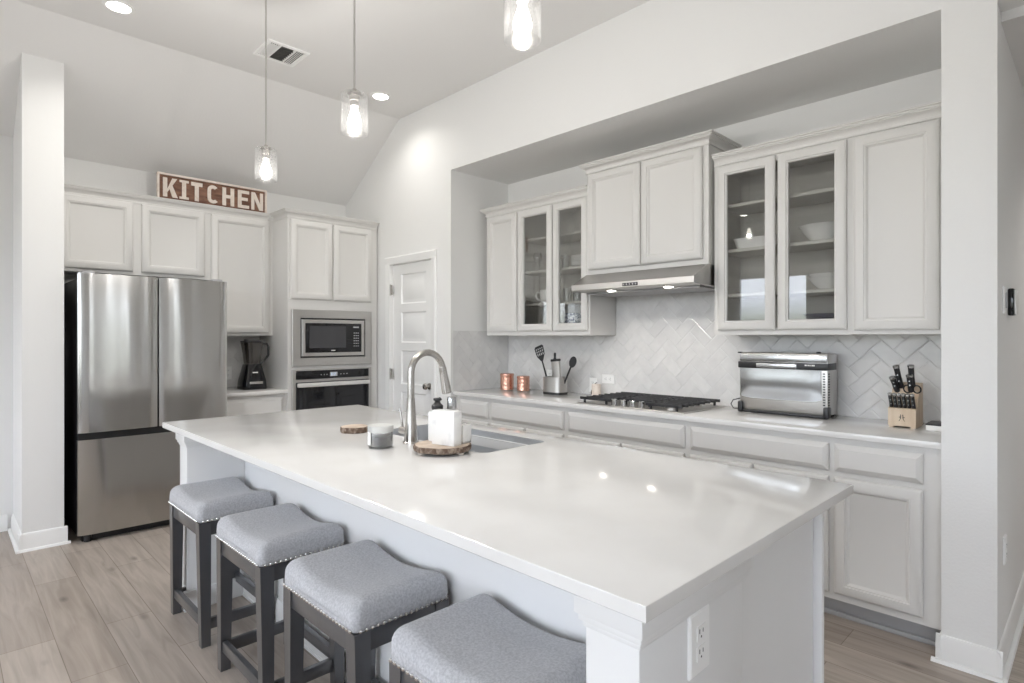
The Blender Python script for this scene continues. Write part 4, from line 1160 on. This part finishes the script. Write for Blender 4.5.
# ------------------------------------------------------------------ things on the range counter
def canister(label, x, y, r_, h):
    t = thing('copper_canister', label, 'canister', (x, y, ZT), 'hammered copper canisters')
    pr = [(r_ * .96, 0), (r_, .004)] + [(r_ * (1 + .012 * math.sin(i * 1.9)), .008 + (h - .022) * i / 10) for i in range(11)] + [(r_ * 1.03, h - .010), (r_ * 1.03, h - .004)]
    part('body', MB().lathe(pr, (x, y, ZT), 16), 'copper', t, sharp=20)
    part('lid', MB().lathe([(r_ * 1.04, h - .004), (r_ * 1.04, h + .004), (r_ * .9, h + .008)], (x, y, ZT), 24), 'copper', t)
canister('taller hammered copper canister in the counter corner', -3.565, 3.45, .058, .130)
canister('shorter hammered copper canister nearer the utensil crock', -3.39, 3.47, .052, .116)
# utensil crock
t = thing('utensil_crock', 'stainless utensil holder with black base near the copper canisters', 'utensil holder', (-3.02, 3.45, ZT))
uc = (-3.02, 3.45)
def oval(rx, ry, n=28):
    return [(uc[0] + rx * math.copysign(abs(math.cos(2 * PI * i / n)) ** .6, math.cos(2 * PI * i / n)), uc[1] + ry * math.copysign(abs(math.sin(2 * PI * i / n)) ** .6, math.sin(2 * PI * i / n))) for i in range(n)]
def loft(levels, capb=True, capt=True):
    m = MB(); n = len(levels[0][0])
    for pts, z in levels: m.v += [(p[0], p[1], z) for p in pts]
    for k_ in range(len(levels) - 1):
        for i in range(n): m.f.append((k_ * n + i, k_ * n + (i + 1) % n, k_ * n + n + (i + 1) % n, k_ * n + n + i)); m.mi.append(0)
    if capb: m.f.append(tuple(range(n))); m.mi.append(0)
    if capt: m.f.append(tuple((len(levels) - 1) * n + i for i in range(n))); m.mi.append(0)
    return m
part('wall', loft([(oval(.094, .066), ZT + .018), (oval(.094, .066), ZT + .135), (oval(.089, .061), ZT + .135), (oval(.089, .061), ZT + .02)], False, True), 'steel_h', t)
part('base', loft([(oval(.096, .068), ZT), (oval(.096, .068), ZT + .018)]), 'black', t, 'black plastic base ring')
# slotted turner
t = thing('slotted_turner', 'black slotted turner standing in the utensil holder', 'utensil', (-3.09, 3.45, ZT + .03))
hb, ht = Vector((-3.085, 3.46, ZT + .03)), Vector((-3.165, 3.455, 1.175))
part('handle', MB().tube([hb, ht], [.008, .006], 10), 'black', t)
d_ = (ht - hb).normalized(); sd = Vector((0, 0, 1)).cross(Vector((0, 1, 0))); sd = (Vector((1, 0, 0)) - d_ * d_.x).normalized()
bl = MB()
def quad_plate(mb, pts, th=.004):
    k0 = len(mb.v); n = len(pts)
    mb.v += [tuple(p - Vector((0, th / 2, 0))) for p in pts] + [tuple(p + Vector((0, th / 2, 0))) for p in pts]
    mb.f += [tuple(k0 + i for i in range(n)), tuple(k0 + n + i for i in range(n - 1, -1, -1))] + [(k0 + i, k0 + (i + 1) % n, k0 + n + (i + 1) % n, k0 + n + i) for i in range(n)]
    mb.mi += [0] * (n + 2)
def bp2(a, s): return ht + d_ * (a * 1.15) + sd * (s * 1.3)
quad_plate(bl, [bp2(-.005, -.008), bp2(-.005, .008), bp2(.035, .032), bp2(.035, -.032)])
for k_ in range(5):
    s0 = -.036 + k_ * .0168; quad_plate(bl, [bp2(.033, s0 * .9), bp2(.033, s0 * .9 + .006), bp2(.090, s0 + .006), bp2(.090, s0)])
for a in (.052, .072, .090): quad_plate(bl, [bp2(a, -.036), bp2(a, .038), bp2(a + .006, .038), bp2(a + .006, -.036)])
quad_plate(bl, [bp2(.088, -.037), bp2(.088, .038), bp2(.104, .032), bp2(.104, -.028)])
part('blade', bl, 'black', t)
t = thing('serving_spoon', 'black round serving spoon leaning out of the utensil holder', 'utensil', (-2.95, 3.45, ZT + .03))
hb, ht = Vector((-2.95, 3.455, ZT + .05)), Vector((-2.868, 3.46, 1.135))
part('handle', MB().tube([hb, ht], [.008, .0065], 10), 'black', t)
bw = MB(); d_ = (ht - hb).normalized(); cc = ht + d_ * .038
sx_ = (Vector((1, 0, 0)) - d_ * d_.x).normalized(); ny = d_.cross(sx_)
for i in range(6):
    a = PI / 2 * i / 5
    for j in range(20):
        b2 = 2 * PI * j / 20
        p = cc + d_ * (.046 * math.cos(a) * math.cos(b2)) + sx_ * (.034 * math.cos(a) * math.sin(b2)) + Vector((0, .016 * math.sin(a), 0))
        bw.v.append(tuple(p))
for i in range(5):
    for j in range(20): bw.f.append((i * 20 + j, i * 20 + (j + 1) % 20, i * 20 + 20 + (j + 1) % 20, i * 20 + 20 + j)); bw.mi.append(0)
bw.f.append(tuple(range(20))); bw.mi.append(0)
part('bowl', bw, 'black', t)
t = thing('whisk_bottle', 'black slim bottle with narrow spout in the utensil holder', 'bottle', (-3.045, 3.475, ZT + .03))
part('body', MB().lathe([(.022, 0), (.024, .01), (.024, .21), (.020, .235), (.010, .25), (.008, .262)], (-3.045, 3.475, ZT + .03), 18), 'black', t)
part('spout', MB().lathe([(.009, .262), (.009, .29), (.006, .293)], (-3.045, 3.475, ZT + .03), 12), 'gblack', t)
k0 = MB().box(-3.012, -2.935, 3.415, 3.44, ZT + .03, 1.178, .004); k0.turn(0, -.10, (-2.97, 3.43, .95), 'Y')
t = thing('box_grater', 'flat polished steel grater in the utensil holder', 'grater', (-2.97, 3.43, ZT + .03))
part('blade', k0, 'steel_h', t)
k0 = MB().box(-3.014, -2.933, 3.411, 3.444, 1.172, 1.192, .005); k0.turn(0, -.10, (-2.97, 3.43, .95), 'Y')
part('grip', k0, 'black', t)
# plug-in warmer by the cooktop
t = thing('wax_warmer', 'small cream cylinder with dark cord beside the gas cooktop', 'warmer', (-2.74, 3.58, ZT))
part('cup', MB().lathe([(.030, 0), (.034, .004), (.034, .085), (.030, .088), (.026, .085)], (-2.715, 3.575, ZT), 20), 'cream', t)
part('cord', MB().tube([(-2.752, 3.565, ZT + .004), (-2.756, 3.568, ZT + .03), (-2.752, 3.575, ZT + .05), (-2.757, 3.60, ZT + .08), (-2.75, 3.63, ZT + .095)], .003, 6), 'black', t)

# toaster oven (stored upright)
TX0, TX1, TY0, TY1, TZ0, TZ1 = -1.535, -1.045, 3.425, 3.600, .926, 1.270
t = thing('toaster_oven', 'polished stainless flip-up toaster oven on the range counter', 'toaster oven', (-1.29, 3.5, ZT))
part('body', MB().box(TX0, TX1, TY0 + .010, TY1, TZ0, TZ1, .012), 'steel_h', t)
# gently domed base plate facing the room
fp = MB(); NU, NV = 14, 12; z0_, z1_ = .944, 1.178
for j in range(NV + 1):
    for i in range(NU + 1):
        u, v_ = i / NU, j / NV; e_ = (1 - (2 * u - 1) ** 8) * (1 - (2 * v_ - 1) ** 6)
        fp.v.append((TX0 + .008 + (TX1 - TX0 - .040) * u, TY0 - .004 + .020 * (1 - v_) - .004 * e_ + .003 * math.sin(v_ * PI * 2.4) * e_, z0_ + (z1_ - z0_) * v_))
for j in range(NV):
    for i in range(NU):
        k_ = j * (NU + 1) + i; fp.f.append((k_, k_ + 1, k_ + NU + 2, k_ + NU + 1)); fp.mi.append(0)
part('base_plate', fp, 'bright', t, 'mirror-like stainless face', sharp=80)
part('top_panel', MB().box(TX0 + .004, TX1 - .004, TY0 + .002, TY0 + .02, 1.218, 1.262, .006), 'bright', t)
bd = part('black_band', MB().box(TX0 - .004, TX1 + .003, TY0 - .003, TY1 - .03, 1.178, 1.216, .004), 'black', t)
part('handle_bar', MB().box(TX0 + .108, TX0 + .335, TY0 - .016, TY0 - .004, 1.183, 1.210, .004), 'bright', bd, 'polished handle bar')
tx = MB()
for k_, w_ in enumerate((.007, .005, .006, .004, .007, .006)):
    tx.box(TX1 - .115 + k_ * .009, TX1 - .115 + k_ * .009 + w_, TY0 - .0042, TY0 - .003, 1.200, 1.208)
part('badge_marks', tx, 'paper', bd, 'small white lettering')
vs_ = MB()
for i in range(13): vs_.box(TX1 - .004, TX1 + .0015, TY0 + .018, TY0 + .036, .985 + i * .0142, .992 + i * .0142)
for i in range(13): vs_.box(TX1 - .026, TX1 - .014, TY0 + .0085, TY0 + .011, .985 + i * .0142, .992 + i * .0142)
part('vent_slots', vs_, 'black', t, 'column of dark vent slots')
for x in (TX0 - .006, TX1 - .022):
    part('foot', MB().box(x, x + .028, TY0 - .008, TY0 + .05, .914, .978, .008), 'black', t)
part('foot_rail', MB().box(TX0 + .02, TX1 - .02, TY0 - .002, TY0 + .015, .916, .930, .003).box(TX0 + .01, TX1 - .01, TY1 - .03, TY1 - .005, .914, .928), 'black', t)
part('top_knob', MB().lathe([(.012, 0), (.012, .008), (.009, .010)], (TX1 - .06, TY0 + .05, TZ1 - .001), 14).box(TX0 - .016, TX0 + .012, TY0 + .02, TY0 + .03, TZ1 - .006, TZ1 + .002, .002), 'black', t)
part('power_cord', MB().tube([(TX0 + .004, TY0 + .10, .965), (TX0 - .03, TY0 + .09, .985), (TX0 - .062, TY0 + .06, .975), (TX0 - .072, TY0 + .05, .95), (TX0 - .055, TY0 + .05, .925), (TX0 - .01, TY0 + .06, .920), (TX0 + .02, TY0 + .08, .921)], .0035, 8), 'black', t)
part('plug', MB().box(TX0 - .02, TX0 + .003, TY0 + .085, TY0 + .115, .955, 1.0, .004), 'plastic', t)

# knife block
KX0, KX1, KY0, KY1 = -.752, -.636, 3.375, 3.535
t = thing('knife_block', 'light wood knife block with two thin feet on the range counter', 'knife block', (-.694, 3.45, ZT))
pf = [(KY0, .922), (KY1, .922), (KY1, 1.130), (KY1 - .050, 1.122), (KY0 + .040, 1.046), (KY0 + .034, 1.016), (KY0, 1.008)]
part('block', MB().prism(pf, 'x', KX0, KX1), 'wood', t)
for x in (KX0 + .003, KX1 - .022):
    part('foot', MB().box(x, x + .019, KY0 + .003, KY1 - .004, .914, .922), 'wood', t)
lg = MB(); cx_ = (KX0 + KX1) / 2; zc_ = .962
for s_ in (-1, 1):
    lg.lathe([(.0028, 0), (.0028, -.0008)], (cx_ + s_ * .0045, KY0, zc_ + .014), 8, 0, 'y')
    quad_plate(lg, [Vector((cx_ + s_ * .0045 - .002, KY0, zc_ + .010)), Vector((cx_ + s_ * .0045 + .002, KY0, zc_ + .010)), Vector((cx_ + s_ * .006 + .002, KY0, zc_ - .004)), Vector((cx_ + s_ * .006 - .002, KY0, zc_ - .004))], .0012)
    quad_plate(lg, [Vector((cx_ + s_ * .005 - .0012, KY0, zc_ - .003)), Vector((cx_ + s_ * .005 + .0012, KY0, zc_ - .003)), Vector((cx_ + s_ * .0115 + .0012, KY0, zc_ - .016)), Vector((cx_ + s_ * .0115 - .0012, KY0, zc_ - .016))], .0012)
    quad_plate(lg, [Vector((cx_ + s_ * .0045, KY0, zc_ + .009)), Vector((cx_ + s_ * .0045, KY0, zc_ + .006)), Vector((cx_ + s_ * .0125, KY0, zc_ + .001)), Vector((cx_ + s_ * .0125, KY0, zc_ + .0035))], .0012)
part('emblem', lg, 'slot', t, 'small dark twin-figure emblem')
def knife(kind, label, x, y, z, L, r_, lean, group, side=0.):
    """handle sticking out of the block, leaning towards the room"""
    t = thing(kind, label, 'knife', (x, y, z), group)
    d_ = Vector((side, -math.sin(lean), math.cos(lean))).normalized(); p = Vector((x, y, z))
    part('handle', MB().tube([p - d_ * .02, p + d_ * .004, p + d_ * L * .45, p + d_ * L * .9], [r_ * .9, r_, r_ * .92, r_], 10), 'black', t)
    part('bolster', MB().tube([p + d_ * (L * .88), p + d_ * (L * .9), p + d_ * L, p + d_ * (L + .003)], [r_ * 1.05, r_ * 1.12, r_ * 1.12, r_ * .8], 10), 'bright', t, 'bright steel end cap')
    for a in (.25, .55):
        q = p + d_ * (L * a); part('rivet', MB().cyl(q - Vector((0, r_ * 1.02, 0)), q - Vector((0, r_ * .5, 0)), .003, n=8), 'bright', t)
    part('blade', MB().tube([p - d_ * .06, p - d_ * .015], [.0035, .005], 6), 'steel_h', t)
for i in range(6):
    x = KX0 + .0115 + i * .0186
    nm_ = ('first', 'second', 'third', 'fourth', 'fifth', 'sixth')[i]
    knife('steak_knife', f'{nm_} black steak knife from the toaster oven side in the block', x, KY0 + .018, 1.014, .076, .0088, .50, 'steak knives in the front row of the block')
knife('kitchen_knife', 'black kitchen knife with end ring in the top slot beside the toaster oven', KX0 + .034, KY1 - .06, 1.112, .110, .0135, .30, 'large knives in the block', -.14)
knife('kitchen_knife', 'black kitchen knife in the lower slot beside the toaster oven', KX0 + .020, KY1 - .085, 1.100, .066, .0135, .42, 'large knives in the block', -.20)
knife('kitchen_knife', 'black kitchen knife in the top slot above the scissors', KX0 + .082, KY1 - .055, 1.116, .108, .0135, .26, 'large knives in the block', -.02)
knife('kitchen_knife', 'black kitchen knife with thick steel cap above the scissors', KX0 + .080, KY1 - .08, 1.104, .072, .0140, .34, 'large knives in the block', -.02)
t = thing('scissors', 'black-handled kitchen scissors stuck in the knife block', 'scissors', (KX0 + .095, KY1 - .085, 1.10))
for s_ in (-1, 1):
    c_ = Vector((KX0 + .088 + s_ * .020, KY1 - .092, 1.102)); pts = []
    for i in range(17):
        a = 2 * PI * i / 16; pts.append(c_ + Vector((.016 * math.cos(a), -.005 * math.sin(a), .019 * math.sin(a))))
    part('grip', MB().tube(pts, .0035, 8), 'black', t)
part('blade', MB().box(KX0 + .080, KX0 + .096, KY1 - .090, KY1 - .084, 1.03, 1.070, .002), 'steel_h', t)
# little white box
t = thing('storage_box', 'small white box with dark rim in the counter corner by the pier', 'box', (-.55, 3.36, ZT))
part('box', MB().box(-.594, -.490, 3.36, 3.50, ZT, .940, .003), 'white', t)
part('rim', MB().box(-.595, -.489, 3.359, 3.501, .940, .948, .002), 'black', t, 'dark rim')

# blender
t = thing('countertop_blender', 'black countertop blender with clear pitcher in the alcove', 'blender', (-5.2, 1.93, ZT))
bx_, by_ = -5.16, 1.925
def sq(w, d, n=24, e_=.35):
    return [(bx_ + d * math.copysign(abs(math.cos(2 * PI * i / n)) ** e_, math.cos(2 * PI * i / n)), by_ + w * math.copysign(abs(math.sin(2 * PI * i / n)) ** e_, math.sin(2 * PI * i / n))) for i in range(n)]
part('base', loft([(sq(.100, .10), ZT), (sq(.102, .102), ZT + .01), (sq(.096, .096), ZT + .075), (sq(.078, .080), ZT + .15), (sq(.066, .066), ZT + .205), (sq(.060, .060), ZT + .215)]), 'gblack', t, 'glossy black motor base')
part('control_strip', MB().box(bx_ + .084, bx_ + .101, by_ - .055, by_ + .055, ZT + .048, ZT + .068, .002), 'steel_h', t, 'silver control strip')
part('badge', MB().box(bx_ + .064, bx_ + .082, by_ - .026, by_ + .022, ZT + .128, ZT + .150, .003).box(bx_ + .062, bx_ + .074, by_ - .014, by_ + .018, ZT + .158, ZT + .170, .002), 'paper', t, 'small white badge marks')
jar = part('pitcher', loft([(sq(.058, .058, e_=.5), ZT + .216), (sq(.066, .066, e_=.5), ZT + .30), (sq(.082, .078, e_=.5), ZT + .40), (sq(.079, .075, e_=.5), ZT + .40), (sq(.063, .063, e_=.5), ZT + .30), (sq(.055, .055, e_=.5), ZT + .222)], True, True), 'smoke', t, 'clear smoky pitcher')
part('blade_stack', MB().cyl((bx_, by_, ZT + .222), (bx_, by_, ZT + .385), .007).box(bx_ - .03, bx_ + .03, by_ - .004, by_ + .004, ZT + .25, ZT + .254).box(bx_ - .004, bx_ + .004, by_ - .03, by_ + .03, ZT + .30, ZT + .304), 'black', jar)
part('handle', MB().tube([(bx_ + .04, by_ + .068, ZT + .395), (bx_ + .045, by_ + .112, ZT + .39), (bx_ + .045, by_ + .124, ZT + .36), (bx_ + .045, by_ + .122, ZT + .29), (bx_ + .04, by_ + .085, ZT + .235), (bx_ + .035, by_ + .052, ZT + .215)], .010, 10), 'black', t)
part('lid', loft([(sq(.083, .079, e_=.5), ZT + .401), (sq(.084, .080, e_=.5), ZT + .412), (sq(.060, .058, e_=.5), ZT + .416), (sq(.056, .05, e_=.5), ZT + .428)]), 'black', t)

# ------------------------------------------------------------------ outlets, switch, chime
def outlet(label, O, U, N, w=.070, h=.115, kind='duplex', horiz=False):
    t = thing('power_outlet', label, 'outlet', O)
    O, U, N = Vector(O), Vector(U), Vector(N); V = Vector((0, 0, 1))
    if horiz: U, V = V, U
    part('cover_plate', MB().rings(O - U * w / 2 - V * h / 2, U, V, N, w, h, [(0, 0), (0, .004), (.004, .007)]), 'plastic', t)
    def bxn(mb, a0, a1, b0, b1, d0, d1):
        v = [O + U * a + V * b + N * d for a in (a0, a1) for b in (b0, b1) for d in (d0, d1)]
        mb.add(v, [(0, 1, 3, 2), (4, 6, 7, 5), (0, 4, 5, 1), (2, 3, 7, 6), (0, 2, 6, 4), (1, 5, 7, 3)])
    for c_ in (-.020, .020):
        s = MB(); bxn(s, -.016, .016, c_ - .014, c_ + .014, .006, .0085); rc = part('receptacle', s, 'plastic', t)
        s = MB()
        bxn(s, -.008, -.0055, c_ - .001, c_ + .008, .008, .0088); bxn(s, .0055, .008, c_ - .001, c_ + .007, .008, .0088); bxn(s, -.002, .002, c_ - .010, c_ - .006, .008, .0088)
        part('slots', s, 'slot', rc)
    return t
outlet('white wall outlet on the island post', (IX1 + .0005, 1.082, .752), (0, 1, 0), (1, 0, 0), .080, .125)
outlet('white wall outlet on the backsplash behind the cooktop', (-2.655, YN - .0085, 1.040), (1, 0, 0), (0, -1, 0), horiz=True)
outlet('white wall outlet behind the utensil holder', (-3.25, YN - .0085, 1.03), (1, 0, 0), (0, -1, 0))
outlet('white wall outlet behind the cream warmer', (-2.80, YN - .0085, .985), (1, 0, 0), (0, -1, 0))
outlet('white wall outlet on the alcove backsplash beside the blender', (XB + .0085, 1.835, 1.04), (0, 1, 0), (1, 0, 0))
outlet('white wall outlet low on the hall side of the pier', (PX + .0005, 3.22, .46), (0, 1, 0), (1, 0, 0))
t = thing('thermostat', 'black-edged wall control with pale face on the hall wall', 'thermostat', (PX, 3.40, 1.51))
part('housing', MB().box(PX, PX + .022, 3.35, 3.45, 1.455, 1.575, .006), 'gblack', t)
part('face', MB().box(PX + .022, PX + .028, 3.357, 3.443, 1.462, 1.568, .003), 'plastic', t, 'pale face plate')
t = thing('light_switch', 'white wall switch on the pier beside the black-edged control', 'switch', (PX, 3.20, 1.515))
part('plate', MB().box(PX, PX + .008, 3.165, 3.235, 1.458, 1.572, .003), 'plastic', t)
part('rocker', MB().box(PX + .008, PX + .013, 3.183, 3.217, 1.482, 1.548, .003), 'kick', t)

# ------------------------------------------------------------------ dishes behind the glass doors
def lathe_item(name, label, cat, prof, c, mat, group=None, n=24, partname='body'):
    t = thing(name, label, cat, c, group)
    part(partname, MB().lathe(prof, c, n, cap=False), mat, t, sharp=60)
    return t
def tumbler(x, y, z, label, h=.11, r=.035):
    m = MB().lathe([(.001, .004), (r * .82, .003), (r * .85, 0), (r, h), (r - .003, h), (r * .80, .008), (.001, .008)], (x, y, z), 18, cap=False)
    return solo('drinking_glass', m, 'clear', label, 'glass', (x, y, z), 'clear drinking glasses behind the mug-side glass doors')
def goblet(x, y, z, label, h=.17):
    m = MB().lathe([(.030, 0), (.030, .003), (.005, .008), (.0045, h * .42), (.012, h * .46), (.034, h * .62), (.036, h * .78), (.030, h), (.028, h), (.033, h * .78), (.010, h * .5)], (x, y, z), 18, cap=False)
    return solo('stemmed_glass', m, 'clear', label, 'glass', (x, y, z), 'stemmed glasses behind the mug-side glass doors')
YS = 3.46
LS = [1.375 + .039, 1.6305, 1.8905, 2.1505]
for i, (x, y) in enumerate(((-3.20, 3.44), (-3.13, 3.50), (-3.06, 3.44))):
    goblet(x, y, LS[2], ('stemmed glass nearest the hinge on the upper shelf', 'stemmed glass set back on the upper shelf', 'stemmed glass by the middle stile on the upper shelf')[i], .15)
for i, (x, y) in enumerate(((-3.14, 3.50), (-3.07, 3.43))):
    goblet(x, y, LS[0], ('stemmed glass set back on the cabinet floor under the mug', 'stemmed glass at the front of the cabinet floor under the mug')[i], .17)
t = thing('coffee_mug', 'white coffee mug behind the mug-side glass door', 'mug', (-3.12, 3.45, LS[1]))
mc = (-3.12, 3.45)
part('cup', MB().lathe([(.034, 0), (.038, .003), (.045, .05), (.048, .105), (.045, .105), (.041, .05), (.034, .006), (.001, .006)], (mc[0], mc[1], LS[1]), 24, cap=False), 'white', t, sharp=60)
part('handle', MB().tube([(mc[0] - .044, mc[1] - .01, LS[1] + .088), (mc[0] - .075, mc[1] - .02, LS[1] + .09), (mc[0] - .086, mc[1] - .022, LS[1] + .065), (mc[0] - .076, mc[1] - .018, LS[1] + .035), (mc[0] - .042, mc[1] - .01, LS[1] + .022)], .006, 10), 'white', t)
for k_ in range(6):
    pr = [(.001, 0), (.055, 0), (.085, .012), (.098, .018), (.098, .021), (.085, .015), (.055, .004), (.001, .004)]
    solo('dinner_plate', MB().lathe(pr, (-2.76, 3.48, LS[2] + .013 * k_), 32, cap=False), 'white',
         'white dinner plate, %s of the stack beside the hood' % ('lowest', 'second from bottom', 'third from bottom', 'third from top', 'second from top', 'topmost')[k_], 'plate', (-2.76, 3.48, LS[2] + .013 * k_), 'white plates stacked beside the hood', sharp=60)
tumbler(-2.90, 3.43, LS[2], 'clear tumbler beside the plate stack', .10, .034)
NMS = ['clear tumbler nearest the middle stile on the shelf below the plates', 'clear tumbler second from the middle stile below the plates', 'clear tumbler third from the middle stile below the plates',
       'clear tumbler nearest the hood on the shelf below the plates', 'clear tumbler in the back row below the plates']
for i, (x, y) in enumerate(((-2.87, 3.42), (-2.79, 3.44), (-2.71, 3.42), (-2.662, 3.49), (-2.83, 3.52))):
    tumbler(x, y, LS[1], NMS[i], .105, .037)
solo('patterned_tin', MB().box(-2.90, -2.80, 3.42, 3.50, LS[0], LS[0] + .13, .004), pbr('blue_white_pattern', (.55, .57, .62), .3, var=((55, 55, 55), (.06, .07, .16), .47, .53)), 'blue and white patterned tin on the cabinet floor', 'tin', (-2.85, 3.46, LS[0]))
t = thing('photo_frame', 'small black framed box on the cabinet floor beside the hood', 'frame', (-2.70, 3.46, LS[0]))
part('frame', MB().rings((-2.745, 3.47, LS[0]), (1, 0, 0), (0, 0, 1), (0, -1, 0), .10, .10, [(0, 0), (0, .02), (.014, .02), (.016, .012)]), 'black', t)
part('insert', MB().box(-2.725, -2.665, 3.455, 3.458, LS[0] + .022, LS[0] + .076), 'navy', t)
RS = [1.375 + .039, 1.6205, 1.8855, 2.1555]
m = MB(); cxr, cyr = -1.43, 3.49
lv = [(rrect(cxr - .12, cxr + .12, cyr - .08, cyr + .08, .03), RS[2]), (rrect(cxr - .135, cxr + .135, cyr - .095, cyr + .095, .04), RS[2] + .055), (rrect(cxr - .14, cxr + .14, cyr - .10, cyr + .10, .04), RS[2] + .062),
      (rrect(cxr - .132, cxr + .132, cyr - .092, cyr + .092, .035), RS[2] + .060), (rrect(cxr - .115, cxr + .115, cyr - .075, cyr + .075, .03), RS[2] + .006)]
solo('baking_dish', loft(lv), 'white', 'white rectangular baking dish on the middle shelf', 'dish', (cxr, cyr, RS[2]))
def bowl(name, label, x, y, z, r_, h, mat='white', group=None):
    pr = [(.001, 0), (r_ * .5, 0), (r_ * .55, .006), (r_ * .82, h * .55), (r_, h), (r_ * 1.05, h + .003), (r_ * .99, h + .004), (r_ * .78, h * .58), (r_ * .45, .012), (.001, .010)]
    return solo(name, MB().lathe(pr, (x, y, z), 32, cap=False), mat, label, 'bowl', (x, y, z), group, sharp=60)
bowl('serving_bowl', 'wide white serving bowl on the middle shelf', -1.075, 3.475, RS[2], .125, .085)
bowl('cereal_bowl', 'white cereal bowl, lower of the nested pair', -1.048, 3.480, RS[1], .105, .060, group='nested white cereal bowls')
bowl('cereal_bowl', 'white cereal bowl, upper of the nested pair', -1.048, 3.480, RS[1] + .022, .105, .060, group='nested white cereal bowls')
bowl('navy_bowl', 'dark blue bowl on the cabinet floor below the cereal bowls', -1.06, 3.475, RS[0], .12, .07, 'navy')
bowl('black_bowl', 'small black bowl on the cabinet floor under the baking dish', -1.42, 3.46, RS[0], .07, .035, 'black')
